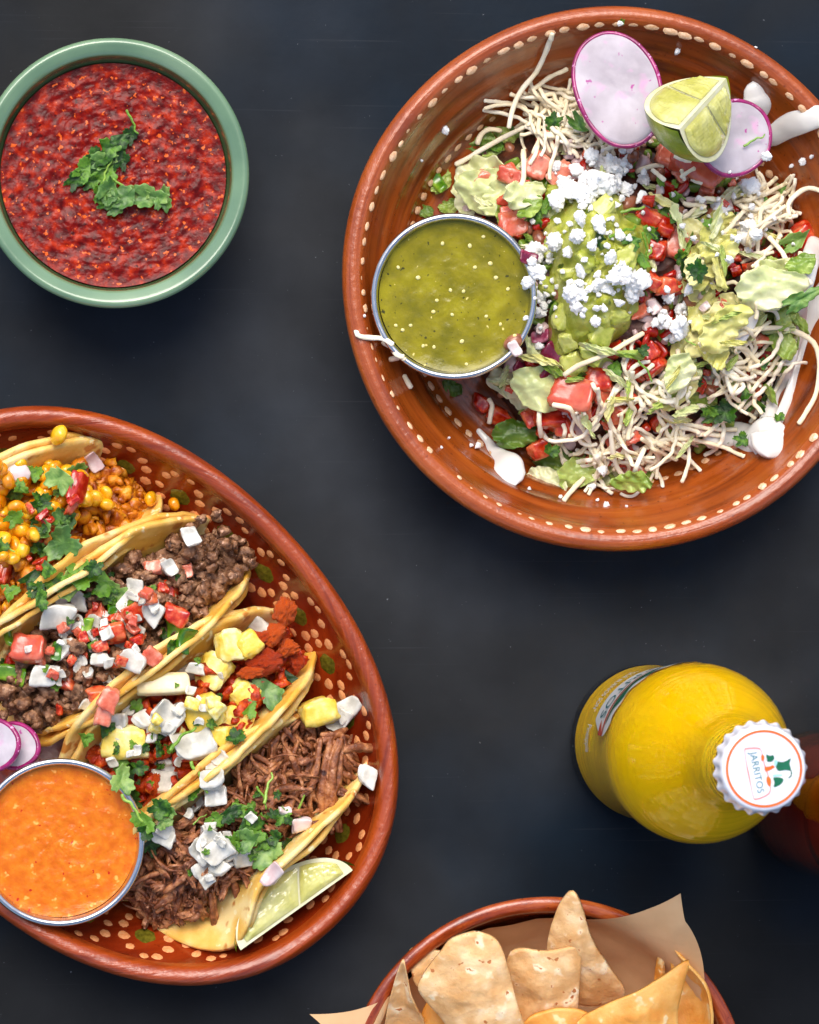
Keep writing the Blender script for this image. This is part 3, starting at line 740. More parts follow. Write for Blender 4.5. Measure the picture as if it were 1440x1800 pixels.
for k in range(10):                               # long upright strands
    x = random.uniform(545, 590); parts.append(px_fibre([(x+12, 1300, .043), (x, 1360, .044), (x-5, 1410, .042), (x+random.uniform(-4, 18), 1465, .036)], random.uniform(.0008, .0016)))
for k in range(22):                               # strands spilling over the lower left lip
    x = random.uniform(262, 420); y = random.uniform(1505, 1555)
    parts.append(px_fibre([(x, y, .036), (x+random.uniform(-14, 22), y+25, .033), (x+random.uniform(-20, 30), y+random.uniform(35, 60), .027)], random.uniform(.0005, .0012)))
for P in [[(375, 1560, .040), (380, 1600, .036), (384, 1640, .028), (391, 1668, .022)], [(368, 1570, .04), (374, 1620, .033), (377, 1655, .024)], [(405, 1540, .042), (418, 1580, .038), (428, 1610, .034)],
          [(410, 1545, .042), (424, 1590, .037), (432, 1606, .034)], [(538, 1480, .043), (542, 1500, .042), (546, 1522, .040)]]:
    parts.append(px_fibre(P, .0010))
o = ob('shredded_beef', mk('shredded_beef', *join(parts), M['shred']), t4); o['kind'] = 'stuff'
# corn mix
T = TACO['corn']
parts = [core(T, .032, None, '', 4)]
for (u, v_, z) in in_taco(T, 240, .035):
    parts.append(xf(rock(2, (1.2, .8, .7), random.randint(0, 9999), 9, .45, 2.4, .5), Vector((u, v_, z)), rquat(), random.uniform(.0015, .0042)))
o = ob('spiced_corn_mix', mk('spiced_corn_mix', *join(parts), M['corn_mix']), t1); o['kind'] = 'stuff'

# ------------------------------------------------------------------ bed of the salad
cs = W(1110, 492, .012)
radii = {0: 345, 20: 332, 45: 345, 60: 335, 75: 330, 90: 352, 105: 362, 120: 345, 135: 322, 150: 325, 180: 330, 200: 335, 215: 335, 230: 330, 245: 345, 255: 350, 270: 320, 285: 310, 300: 300, 320: 265, 340: 295}
K = sorted(radii)
def rad_at(deg):
    deg %= 360
    for i, a in enumerate(K):
        b = K[(i+1) % len(K)] + (360 if i == len(K)-1 else 0)
        if a <= deg < b or (i == len(K)-1 and deg+360 < b): return radii[a]+(radii[K[(i+1) % len(K)]]-radii[a])*((deg-a)/(b-a))
    return 320
OUT = [(rad_at(k*3)/4590*math.cos(math.radians(k*3)), -rad_at(k*3)/4590*math.sin(math.radians(k*3))) for k in range(120)]
def bedz(t): return .034*(1-t**2.2)
v, f = patch(OUT, 40, zf=lambda p, t: bedz(t)+.0035*fbm(p+Vector((3, 1, 0)), 70, 4)*(1-t**4))
bed = tag(ob('bean_mash', mk('bean_mash', v, f, M['darkmix']), loc=cs), 'dark mashed beans spread under the salad in the round dish', 'beans'); bed['kind'] = 'stuff'
kinds = [('chopped_tomato', 'tomato', .28), ('chopped_beans', 'bean', .3), ('chopped_lettuce', 'lettuce_g', .22), ('chopped_onion', 'onion_pink', .2)]
for nm, mt, share in kinds:
    parts = []
    for k in range(int(620*share)):
        a = random.uniform(0, 360); t_ = math.sqrt(random.uniform(0, .97)); r = rad_at(a)/4590*t_
        p = Vector((r*math.cos(math.radians(a)), -r*math.sin(math.radians(a)), bedz(t_)+random.uniform(-.001, .003)))
        s = random.uniform(.004, .0085)
        if mt == 'bean': parts.append(xf(lump(2, (1, .65, .6), .08, 1.2, k), p, rquat(), s*.55))
        else: parts.append(xf(dice((1, random.uniform(.6, 1), random.uniform(.25, .6)), 4, .3, .3, .08, k, 3), p, rquat(), s))
    v, f = join(parts)
    for i in range(len(v)): v[i] = v[i]*1
    tag(ob(nm, mk(nm, v, f, M[mt]), loc=cs), {'chopped_tomato': 'finely chopped tomato mixed through the salad', 'chopped_beans': 'pinto beans mixed through the salad', 'chopped_lettuce': 'finely cut green lettuce mixed through the salad',
        'chopped_onion': 'finely chopped onion mixed through the salad'}[nm], nm.split('_')[1], kind='stuff')

# ------------------------------------------------------------------ bottles
b0 = W(1143, 1305, .012); B0 = Vector((b0.x, b0.y, 0))
prof = [(0, .004), (.018, .002), (.026, 0), (.0296, .0012), (.0308, .005), (.0308, .012), (.0303, .022), (.0300, .040), (.0303, .062), (.0312, .082), (.0323, .100), (.0329, .113), (.0327, .121), (.0316, .131), (.0293, .142),
        (.0257, .1535), (.0215, .1640), (.0180, .1735), (.0158, .183), (.0147, .193), (.0141, .205), (.0136, .217), (.0133, .224), (.0143, .2262), (.0143, .2290), (.0132, .2305), (.0130, .236), (0, .2365)]
SP = smooth_profile(prof, 4)
SI = [(max(0, r-.0024), z) for r, z in SP if .012 < z < .2345]
wall = SP[:]+[(.0100, .2365), (.0100, .2345)]+SI[::-1]+[(.027, .0075), (.018, .0062), (0, .0075)]
v, f, fm = lathe([p for p in wall if not (p[0] == 0 and p[1] > .2)], 128)
def bottle_r(z):
    for a, b in zip(SP[8:], SP[9:]):
        if a[1] <= z <= b[1]: return a[0]+(b[0]-a[0])*(z-a[1])/max(1e-9, b[1]-a[1])
    return .032
bot = tag(ob('soda_bottle', mk('soda_bottle', v, f, M['glass']), loc=B0), 'tall yellow soda bottle with a white crown cap, seen from above', 'bottle')
lq = [(0, .0078), (.018, .0066), (.0268, .0080)]+[(r+.00012, z) for r, z in SI if z < .2005]
lq += [(lq[-1][0], .2010), (0, .2010)]
v, f, fm = lathe(lq, 96); ob('soda', mk('soda', v, f, M['soda']), bot)
# crown cap
cp = [(0, .2398), (.0095, .2398), (.0126, .2397), (.0137, .2392), (.0143, .2380), (.0146, .2364), (.0149, .2348), (.0153, .2334), (.01545, .2330), (.0150, .2330), (.0142, .2345), (.0138, .236)]
cpp = smooth_profile(cp, 3)
def flute(th, i, r, z):
    k = max(0, min(1, (.2388-z)/.005))
    return r*(1+.034*k*math.cos(21*th))
v, f, fm = lathe(cpp, 252, mod=flute)
cap = ob('crown_cap', mk('crown_cap', v, f, M['cap_white']), bot)
ZC = .23992
def flat_ring(r0, r1, n=120):
    V = []; F = []
    for k in range(n):
        a = 2*PI*k/n; V += [Vector((r0*math.cos(a), r0*math.sin(a), 0)), Vector((r1*math.cos(a), r1*math.sin(a), 0))]
    for k in range(n):
        k2 = (k+1) % n; F.append((2*k, 2*k+1, 2*k2+1, 2*k2))
    return V, F
ob('printed_ring', mk('printed_ring', *flat_ring(.01195, .0128), M['ink_orange']), cap, (0, 0, ZC))
CU = 1/7.2/5407                                   # measured print, to metres
def cpt(x, y): return ((x-772)*CU, -(y-820)*CU)
def flat_poly(pts, n=4):
    P = catmull([(*cpt(*p), 0) for p in pts], n, True)
    return [Vector(p) for p in P], [tuple(range(len(P)))[::-1]]
def emblem(name, pts, m, dz, n=4):
    V, F = flat_poly(pts, n); o = ob(name, mk(name, V, F, M[m], smooth=False), cap, (0, 0, ZC+dz)); return o
fr = [(552, 562), (700, 560), (742, 610), (775, 760), (815, 880), (850, 1000), (848, 1110), (795, 1165), (665, 1210), (628, 1170), (585, 960), (545, 760), (522, 590)]
ctr = catmull([(*cpt(*p), 0) for p in fr], 5, True)
cen = sum(ctr, Vector())/len(ctr); V = []; F = []
for p in ctr:
    d = (p-cen).normalized(); V += [p-d*.00028, p+d*.00028]
n_ = len(ctr); F = [(2*k, 2*k+1, 2*((k+1) % n_)+1, 2*((k+1) % n_)) for k in range(n_)]
ob('printed_frame', mk('printed_frame', V, F, M['ink_pink'], smooth=False), cap, (0, 0, ZC+.00004))
emblem('jug_print', [(800, 640), (850, 655), (890, 645), (905, 690), (870, 730), (815, 730), (805, 690)], 'ink_green', .00006)
emblem('jug_print', [(930, 730), (1000, 735), (1060, 720), (1120, 690), (1105, 760), (1120, 840), (1040, 840), (960, 850), (925, 800)], 'ink_green', .00006)
emblem('jug_print', [(890, 940), (950, 930), (1020, 950), (1010, 1000), (950, 1045), (895, 1055), (905, 1000)], 'ink_green', .00006)
emblem('jug_print', [(735, 650), (765, 645), (778, 680), (765, 720), (738, 715)], 'ink_orange', .00008)
emblem('jug_print', [(780, 800), (840, 790), (880, 775), (910, 800), (870, 830), (820, 850), (785, 850)], 'ink_orange', .00008)
emblem('jug_print', [(810, 920), (850, 935), (865, 990), (845, 1050), (815, 1020), (800, 970)], 'ink_orange', .00008)
emblem('jug_print', [(880, 900), (930, 890), (1010, 895), (1000, 915), (930, 920), (890, 925)], 'ink_sky', .00010)
emblem('jug_print', [(905, 720), (935, 705), (945, 740), (925, 790), (905, 770)], 'ink_sky', .00010)
hd = [Vector((*cpt(*p), 0)) for p in [(1110, 830), (1128, 870), (1120, 915), (1090, 940)]]
v, f = tube(catmull(hd, 4), .00022, 5); ob('jug_print', mk('jug_print', v, f, M['ink_green']), cap, (0, 0, ZC+.00002))
def text_mesh(s, size, m):
    cu = bpy.data.curves.new('letters', 'FONT'); cu.body = s; cu.size = size; cu.align_x = 'CENTER'; cu.align_y = 'CENTER'; cu.resolution_u = 3
    o = bpy.data.objects.new('letters', cu); COL.objects.link(o); bpy.context.view_layer.update()
    me = bpy.data.meshes.new_from_object(o.evaluated_get(bpy.context.evaluated_depsgraph_get())); bpy.data.objects.remove(o)
    me.materials.clear(); me.materials.append(M[m]); return me
tm = text_mesh('JARRITOS', 1.0, 'ink_teal')
wd = max(v.co.x for v in tm.vertices)-min(v.co.x for v in tm.vertices)
a_, b_ = Vector((*cpt(625, 605), 0)), Vector((*cpt(728, 1135), 0)); dl = b_-a_; sc_ = dl.length/wd
for vv in tm.vertices: vv.co = Vector((vv.co.x*sc_, vv.co.y*.00245/.72, 0))
lt = ob('printed_letters', tm, cap, (*(((a_+b_)/2).xy), ZC+.00009), (0, 0, math.atan2(dl.y, dl.x)))
# printed label wrapped on the shoulder, upper left side
def wrap(th0, me_or_pts, z0, out):
    pass
def band(name, rows, m, out, n=60):
    """rows: function a(0..1) -> (z low, z high); spans angles A0..A1."""
    V = []; F = []; A0, A1 = math.radians(170), math.radians(78)
    for k in range(n+1):
        t_ = k/n; lo, hi = rows(t_); a = A0+(A1-A0)*t_
        for j in range(5):
            z = lo+(hi-lo)*j/4; r = bottle_r(z)+out; V.append((r*math.cos(a), r*math.sin(a), z))
    for k in range(n):
        for j in range(4): F.append((k*5+j, (k+1)*5+j, (k+1)*5+j+1, k*5+j+1))
    return ob(name, mk(name, V, F, M[m]), bot)
tip = lambda t_: min(1, (t_*9)**.6)*min(1, ((1-t_)*6)**.6)
lab = band('printed_label', lambda t_: (.092-.034*tip(t_), .097+.0155*tip(t_)+.002*math.sin(t_*30)*tip(t_)), 'label_white', .00035)
band('printed_stripe', lambda t_: (.0925-.001*tip(t_), .0945+.0015*tip(t_)), 'ink_red', .00055)
band('printed_stripe', lambda t_: (.0985, .0986+.0125*max(0, min(1, (t_-.08)*6))*(.75+.25*math.sin(t_*26))*min(1, (1-t_)*5)), 'ink_green', .00055)
band('printed_stripe', lambda t_: (.0800, .0801+.0150*max(0, 1-t_*9)), 'ink_red', .0006)
def wrapped_text(s, zc, hgt, th_c, m, out, cw):
    tm = text_mesh(s, 1.0, m)
    xs = [v.co.x for v in tm.vertices]; wd = max(xs)-min(xs)
    for v in tm.vertices:
        a = th_c-(v.co.x/wd)*cw; z = zc+v.co.y*hgt; r = bottle_r(z)+out
        v.co = Vector((r*math.cos(a), r*math.sin(a), z))
    return ob('printed_letters', tm, bot)
# lettering is read from outside the bottle, so it runs anticlockwise seen from above
def wrapped_text2(s, zc, hgt, deg, m, out, deg_w):
    tm = text_mesh(s, 1.0, m); xs = [v.co.x for v in tm.vertices]; wd = max(xs)-min(xs)
    for v in tm.vertices:
        a = math.radians(deg+(v.co.x/wd)*deg_w); z = zc+v.co.y*hgt; r = bottle_r(z)+out
        v.co = Vector((r*math.cos(a), r*math.sin(a), z))
    return ob('printed_letters', tm, bot)
wrapped_text2('JARRITOS', .0780, .0225, 126, 'ink_teal', .0007, 66)
wrapped_text2('"QUE BUENOS SON"', .0440, .013, 132, 'label_white', .0005, 44)
wrapped_text2('Pineapple', .0480, .016, 174, 'label_white', .0005, 20)
# brown bottle at the right edge
b1 = W(1447, 1412, .012); B1 = Vector((b1.x, b1.y, 0))
prof = [(0, .004), (.016, .003), (.024, .0005), (.0278, .0008), (.0288, .004), (.0290, .02), (.0290, .10), (.0288, .118), (.0270, .134), (.0222, .150), (.0178, .165), (.0152, .185), (.0138, .205), (.0133, .218), (.0142, .221), (.0142, .225), (.0130, .226), (.0110, .226),
        (.0108, .220), (.0112, .205), (.0126, .185), (.0154, .165), (.0198, .150), (.0246, .134), (.0264, .118), (.0266, .10), (.0266, .02), (.0262, .008), (.02, .0068), (0, .0085)]
v, f, fm = lathe(smooth_profile(prof, 3), 96)
ab = tag(ob('beer_bottle', mk('beer_bottle', v, f, M['amber']), loc=B1), 'brown glass beer bottle half out of frame behind the soda bottle', 'bottle')
beer_m = mat('dark_beer', (128, 46, 8), (150, 60, 14), scale=30, rough=.2, spec=.1, sss=.5, sssr=(1, .3, .05), sscale=.01, objvar=0)
v, f, fm = lathe([(0, .0095), (.019, .008), (.0255, .011), (.0262, .02), (.0262, .10), (.0258, .118), (.0238, .134), (.0190, .150), (.0166, .158), (0, .158)], 64)
ob('beer', mk('beer', v, f, beer_m), ab)

# ------------------------------------------------------------------ bowl of tortilla chips
cb = W(958, 1937, .058); CX = Vector((cb.x, cb.y, 0))
prof = [(0, .003), (.030, .003), (.034, 0), (.038, .001), (.050, .012), (.063, .028), (.072, .044), (.0765, .055), (.0778, .0590), (.0774, .0614), (.0755, .0622), (.0728, .0612), (.0716, .0580),
        (.0690, .046), (.0610, .030), (.0470, .015), (.030, .0085), (0, .008)]
v, f, fm = lathe(smooth_profile(prof, 3), 144, mod=lambda th, i, r, z: r*(1+.006*math.sin(2*th)+.003*math.sin(3*th+1)))
tag(ob('chip_bowl', mk('chip_bowl', v, f, M['brown_clay']), loc=CX), 'round reddish brown clay bowl of tortilla chips lined with kraft paper', 'bowl')
# kraft paper liner: a square sheet pressed into the bowl, two corners standing over the rim
bowl_in = [(0, .0100), (.030, .0108), (.046, .0165), (.0590, .0310), (.0672, .0462), (.0700, .0580)]
def paper_at(s, th, lean):
    L_ = 0
    for a, b in zip(bowl_in, bowl_in[1:]):
        e = math.hypot(b[0]-a[0], b[1]-a[1])
        if s <= L_+e: t_ = (s-L_)/e; return a[0]+(b[0]-a[0])*t_, a[1]+(b[1]-a[1])*t_
        L_ += e
    e = s-L_; return bowl_in[-1][0]+e*(.30+lean*e*14), bowl_in[-1][1]+e*.93-e*e*lean*6
V = []; N_ = 72
for i in range(N_+1):
    for j in range(N_+1):
        a, b = -1+2*i/N_, -1+2*j/N_
        x, y = a*.0865, b*.0865
        ang0 = math.radians(14)
        s = math.hypot(x, y); th = math.atan2(y, x)+ang0
        wr = 1+.0
        s *= 1+.11*math.exp(-((th-math.radians(40))/.34)**2)
        r, z = paper_at(s*1.0, th, 1.0+2.2*max(0, min(1, (math.radians(54)-th)/.35)) if math.cos(th-math.radians(57)) > .3 else 2.6)
        lf = math.exp(-((th-math.radians(149))/.55)**2); th += .17*lf; r -= .006*lf*max(0, min(1, (s-.09)/.03)); z -= .008*lf*max(0, min(1, (s-.09)/.03))
        p = Vector((r*math.cos(th), r*math.sin(th), z))
        k = min(1, s/.06)**2
        cr_ = abs(noise.noise(Vector((th*3.1, s*20, 2))))*.0045-.0015
        p -= Vector((math.cos(th), math.sin(th), 0))*max(-.0003, cr_)*k
        V.append(p)
F = [(i*(N_+1)+j, (i+1)*(N_+1)+j, (i+1)*(N_+1)+j+1, i*(N_+1)+j+1) for i in range(N_) for j in range(N_)]
pm = mk('paper_liner', V, F, M['paper'])
tag(ob('paper_liner', pm, loc=CX), 'sheet of brown kraft paper lining the chip bowl', 'paper')
CHIPS = []
def chip(P, m, desc, bulge=.003, seed=0, noise_a=.0009, group=True):
    """P: outline as (photo x, photo y, height)."""
    pts = [W(x, y, z) for x, y, z in P]
    O = resample(catmull(pts, 6, True), 72)
    c = sum(O, Vector())/len(O); O = [p-c for p in O]; o_ = Vector((seed*3.1, seed, 0))
    O = [p*(1+.012*noise.noise(p*260+o_)) for p in O]
    v, f = patch(O, 16, zf=lambda p, t: bulge*(1-t*t)+noise_a*1.5*fbm(p+o_, 75, 3)+.0012*max(0, noise.noise(p*150+o_)-.25)*(1-t**6), thick=.0016)
    o = ob('tortilla_chip', mk('tortilla_chip', v, f, M[m]), loc=c); tag(o, desc, 'tortilla chip', 'tortilla chips in the brown bowl'); return o
# chips below the frame edge carry on the pile
chip([(1000, 1560+10, .078), (1018, 1582, .078), (1040, 1650, .072), (1075, 1710, .066), (1098, 1745, .060), (1085, 1762, .056), (1030, 1770, .055), (975, 1740, .056), (962, 1668, .064), (975, 1610, .072)], 'chip', 'tall pointed tortilla chip standing at the back with a peak over the rim', .004, 1)
chip([(722, 1672, .060), (752, 1668, .060), (800, 1690, .058), (800, 1760, .052), (740, 1740, .056), (724, 1712, .058)], 'chip', 'square cornered tortilla chip peeking out behind the large blistered one', .001, 2)
chip([(898, 1676, .070), (960, 1672, .071), (1016, 1664, .072), (1022, 1680, .071), (1018, 1740, .066), (1008, 1815, .058), (960, 1850, .054), (905, 1830, .054), (890, 1750, .06)], 'chip', 'flat square tortilla chip in the middle beside the large blistered one', .002, 3)
chip([(735, 1738, .074), (742, 1718, .076), (770, 1680, .080), (790, 1655, .082), (815, 1643, .083), (850, 1642, .083), (876, 1655, .082), (890, 1690, .080), (905, 1750, .076), (925, 1830, .068), (880, 1860, .064), (815, 1850, .062), (775, 1790, .068), (745, 1755, .072)], 'chip', 'large rounded tortilla chip with white blisters', .004, 4)
chip([(706, 1691, .074), (712, 1700, .074), (722, 1750, .068), (745, 1800, .060), (745, 1850, .052), (700, 1850, .050), (676, 1830, .052), (680, 1780, .060), (692, 1730, .068)], 'chip', 'narrow curved tortilla chip standing at the left side of the bowl', -.004, 5)
chip([(1170, 1658, .064), (1198, 1684, .068), (1232, 1722, .070), (1246, 1758, .070), (1250, 1800, .068), (1236, 1850, .062), (1205, 1845, .056), (1190, 1795, .054), (1186, 1745, .056), (1178, 1695, .060)], 'chip_gold', 'golden cupped tortilla chip against the right side of the bowl', -.006, 6)
chip([(1212, 1690, .082), (1205, 1720, .080), (1192, 1780, .076), (1188, 1850, .070), (1100, 1880, .068), (1010, 1850, .066), (1012, 1802, .070), (1060, 1770, .074), (1120, 1745, .078), (1175, 1712, .081)], 'chip_gold', 'broad golden tortilla chip with a long tip, frontmost in the bowl', .003, 7)
chip([(1160, 1668, .058), (1168, 1676, .058), (1170, 1720, .052), (1178, 1770, .046), (1150, 1790, .046), (1150, 1720, .05)], 'chip_gold', 'thin edge of a tortilla chip behind the golden cupped one', .001, 8)
chip([(755, 1760, .058), (800, 1790, .058), (860, 1830, .055), (840, 1880, .05), (760, 1870, .048), (735, 1820, .052)], 'chip_gold', 'golden tortilla chip tucked under the large blistered one', .002, 9)
chip([(930, 1790, .066), (1010, 1775, .066), (1060, 1810, .062), (1040, 1880, .056), (950, 1890, .056), (915, 1840, .06)], 'chip_gold', 'golden tortilla chip lying under the flat square one', .002, 10)
for i, (x, y, r_, z) in enumerate([(830, 1960, 110, .062), (960, 1990, 120, .068), (1090, 1950, 110, .066), (900, 2080, 110, .060), (1050, 2080, 110, .062)]):
    chip([(x+r_*math.cos(a+i), y+r_*math.sin(a+i), z+.008*math.sin(a*1.0+i)) for a in (0, .5, 1.9, 2.4, 4.0, 4.5)], 'chip', ('flat', 'broad', 'pale', 'wide', 'rounded')[i]+' tortilla chip '+('at the left', 'in the centre', 'at the right', 'at the lower left', 'at the lower right')[i]+' of the bowl, below the photo edge', .003, 20+i)

refresh()
# ------------------------------------------------------------------ food pieces
def variants(n, fn): return [fn(i) for i in range(n)]
MESH = {
 'onion': variants(7, lambda i: mk('onion_piece', *dice((1, .8, .40), 5, .42, (.35, .6, .2)[i % 3], .10, i, 6), M['onion'])),
 'onion_pink': variants(4, lambda i: mk('onion_piece', *dice((1, .75, .42), 5, .42, .4, .10, 40+i, 6), M['onion_pink'])),
 'pineapple': variants(5, lambda i: mk('pineapple_chunk', *dice((1, .9, .75), 5, .36, .05, .16, 80+i, 6), M['pineapple'])),
 'jicama': variants(1, lambda i: mk('pineapple_chunk', *dice((1, .40, .34), 9, .08, .05, .02, 90+i), M['jicama'])),
 'tomato': variants(6, lambda i: mk('tomato_piece', *dice((1, .8, .6), 6, .4, .2, .16, 120+i, 6), M['tomato'])),
 'tomato_pink': variants(5, lambda i: mk('tomato_piece', *dice((1, .75, .5), 6, .4, .25, .16, 140+i, 6), M['tomato_pink'])),
 'purple': variants(4, lambda i: mk('red_onion_piece', *dice((1, .8, .45), 5, .25, .35, .04, 160+i), M['purple'])),
 'jalapeno': variants(4, lambda i: mk('chile_piece', *dice((1, .6, .32), 7, .34, .6, .05, 180+i), M['jalapeno'])),
 'bean': variants(3, lambda i: mk('bean', *lump(3, (.5, .33, .3), .06, 1.3, 200+i, 2), M['bean'])),
 'rice': variants(3, lambda i: mk('rice_grain', *lump(2, (.5, .2, .18), .05, 1.3, 230+i, 2), M['rice'])),
 'crumble': variants(7, lambda i: mk('cheese_crumble', *rock(4, (.54, .46, .36), 260+i, 8, .28, 2.8, .42), M['crumble'])),
}
def kernel(i):
    v, f = ico(3); V = []
    for p in v:
        z = p.z; k = .72+.28*(z*.5+.5)**.7
        q = Vector((p.x*.40*k, p.y*.30*k, p.z*.5))
        if z > .2: q *= 1-.14*max(0, 1-(p.x*p.x+p.y*p.y)*4)*.8       # dimple on the crown
        V.append(q*(1+.06*fbm(p+Vector((i, 0, 0)), 1.4, 2)))
    return mk('corn_kernel', V, f, M['corn'])
MESH['corn'] = variants(4, kernel)
def leaf_outline(seed, lobes=3, ser=.16):
    r = random.Random(seed); O = []
    n = 72
    for k in range(n):
        a = 2*PI*k/n
        lob = .30+.20*abs(math.cos(lobes*a/2+r.uniform(-.03, .03)))**.8
        e = lob*(1+ser*(.5-abs(((a*lobes*4.1/(2*PI)) % 1)-.5))*2.6-.06*r.random())
        if abs(a-PI) < .35: e *= .72
        O.append((e*1.15*math.cos(a), e*.92*math.sin(a)))
    ca = r.uniform(0, 2*PI)                       # one straight knife cut
    if r.random() < .6:
        nx, ny = math.cos(ca), math.sin(ca); O2 = []
        for x, y in O:
            d = x*nx+y*ny
            if d > .22: x -= nx*(d-.22); y -= ny*(d-.22)
            O2.append((x, y))
        O = O2
    return O
def leaf(i, m):
    r = random.Random(i*31); a, b, ph = r.uniform(.2, .7), r.uniform(-.5, .5), r.uniform(0, 6)
    def zf(p, t):
        vein = -.02*math.exp(-(p.y*14)**2)
        return a*p.y*p.y+b*p.x*p.x+.07*math.sin(7*p.x+ph)*t+.05*math.sin(9*p.y+ph*2)*t+vein
    return mk('cilantro_leaf', *patch(leaf_outline(i, r.choice((3, 3, 5))), 9, zf, .02), M[m])
MESH['cilantro'] = variants(9, lambda i: leaf(i, 'cilantro'))
MESH['cilantro_pale'] = variants(5, lambda i: leaf(50+i, 'cilantro_pale'))
def stem(i):
    r = random.Random(i); P = [Vector((-.5+i_/6, .06*math.sin(i_*r.uniform(.3, .8))+.12*r.uniform(-.3, .3), 0)) for i_ in range(7)]
    return mk('herb_stem', *tube(catmull(P, 3), [.055*(1-.4*k/18) for k in range(19)], 7, .7), M['stem'])
MESH['stem'] = variants(4, stem)
def lett(i, m):
    r = random.Random(500+i); n = r.choice((4, 5, 6)); base = []
    for k in range(n):
        a = 2*PI*k/n+r.uniform(-.25, .25); d = r.uniform(.36, .55); base.append((d*math.cos(a), d*.60*math.sin(a), 0))
    O = resample(catmull(base, 8, True), 84); o_ = Vector((i*2.7, i, 0))
    O = [p*(1+.16*noise.noise(p*5+o_)+.07*noise.noise(p*17+o_)) for p in O]
    c1, c2, ph = r.uniform(-.5, .8), r.uniform(-.8, .5), r.uniform(0, 6)
    def zf(p, t): return c1*p.x*p.x+c2*p.y*p.y+.12*fbm(p+o_, 2.6, 4)*(.35+.65*t)+.05*math.sin(21*p.x+7*math.sin(5*p.y)+ph)*t*t+.035*math.exp(-(p.y*13)**2)
    return mk('lettuce_piece', *patch(O, 14, zf, .022), M[m])
for nm in ('lettuce', 'lettuce_y', 'lettuce_g', 'romaine'): MESH[nm] = variants(7, lambda i: lett(i+hash(nm[-1]) % 7*0+len(nm)*11, nm))

SIZE = dict(onion=.76, onion_pink=.78, tomato=.80, tomato_pink=.84, crumble=.92, cilantro=.74, cilantro_pale=.95, corn=1.12, lettuce=1.2, lettuce_y=1.2, lettuce_g=1.1, pineapple=.95)
def put(kind, px, py, size, ang=None, lift=.3, flat=1.0, tilt=.35, yaw_only=False, sx=1.0, sy=1.0, name=None, vi=None):
    """Set one piece down on whatever lies under photo pixel (px, py). size: length in photo pixels; ang: image angle of its long side."""
    loc, nor = hit(px, py); s = size/S(loc.z)*SIZE.get(kind, 1)
    ms = MESH[kind]; me = ms[vi % len(ms)] if vi is not None else random.choice(ms)
    ang = random.uniform(0, 360) if ang is None else ang
    up = (nor*.55+Vector((random.gauss(0, tilt), random.gauss(0, tilt), 1.2))).normalized()
    q = Vector((0, 0, 1)).rotation_difference(up) @ Quaternion((0, 0, 1), math.radians(ang))
    hh = {'onion': .21, 'onion_pink': .22, 'pineapple': .37, 'jicama': .17, 'tomato': .3, 'tomato_pink': .25, 'purple': .22, 'jalapeno': .16, 'bean': .3, 'rice': .15, 'crumble': .36, 'corn': .3}.get(kind, .12)
    o = ob(name or me.name.split('.')[0], me, None, loc+up*(s*hh*lift*2), q, (s*sx, s*sy, s*flat)); return o
PL = {'c': 'on the corn taco', 'b': 'on the ground beef taco', 'p': 'on the pineapple pork taco', 's': 'on the shredded beef taco', 'd': 'in the round salad dish', 'r': 'on the red salsa'}
NAMES = {'onion': ('diced white onion', 'onion', 'diced onion pieces'), 'onion_pink': ('tomato stained diced onion', 'onion', 'diced onion pieces'), 'pineapple': ('yellow pineapple chunk', 'pineapple', 'pineapple chunks'),
         'jicama': ('long pale pineapple bar', 'pineapple', 'pineapple chunks'), 'tomato': ('diced red tomato', 'tomato', 'diced tomato pieces'), 'tomato_pink': ('diced pale pink tomato', 'tomato', 'diced tomato pieces'),
         'purple': ('diced purple onion', 'red onion', 'red onion pieces'), 'jalapeno': ('chopped green chile', 'chile', 'green chile pieces'), 'bean': ('brown pinto bean', 'bean', 'loose beans in the salad'),
         'crumble': ('white cheese crumble', 'cheese crumble', 'fresh cheese crumbles'), 'corn': ('yellow corn kernel', 'corn kernel', 'corn kernels'), 'cilantro': ('dark green cilantro leaf', 'cilantro', 'chopped cilantro leaves'),
         'cilantro_pale': ('pale green cilantro leaf', 'cilantro', 'chopped cilantro leaves'), 'stem': ('thin green herb stem', 'herb stem', 'cut herb stems'), 'rice': ('pale rice grain', 'rice grain', 'rice grains'),
         'lettuce': ('crisp pale lettuce piece', 'lettuce', 'torn lettuce pieces'), 'lettuce_y': ('yellowish lettuce heart piece', 'lettuce', 'torn lettuce pieces'), 'lettuce_g': ('green lettuce piece', 'lettuce', 'torn lettuce pieces'),
         'romaine': ('dark green romaine piece', 'lettuce', 'torn lettuce pieces')}
def item(kind, place, px, py, size, ang=None, shared=False, desc=None, **k):
    o = put(kind, px, py, size, ang, **k); d, cat, g = NAMES[kind]; d = desc or d
    return reg(o, cat, d, PL.get(place, place), px, g, shared)
def zone(px, py):
    if px < 930 and py > 560: return 'at the lower left of the salad'
    if py > 620: return 'along the lower edge of the salad'
    if px > 1185 and py > 330: return 'right of the guacamole in the salad'
    if px < 930: return 'above the green salsa cup in the salad'
    return 'above the guacamole in the salad'
def salad(kind, L_, **k):
    for a in L_:
        px, py, s = a[:3]; item(kind, zone(px, py), px, py, s, a[3] if len(a) > 3 else None, **k)

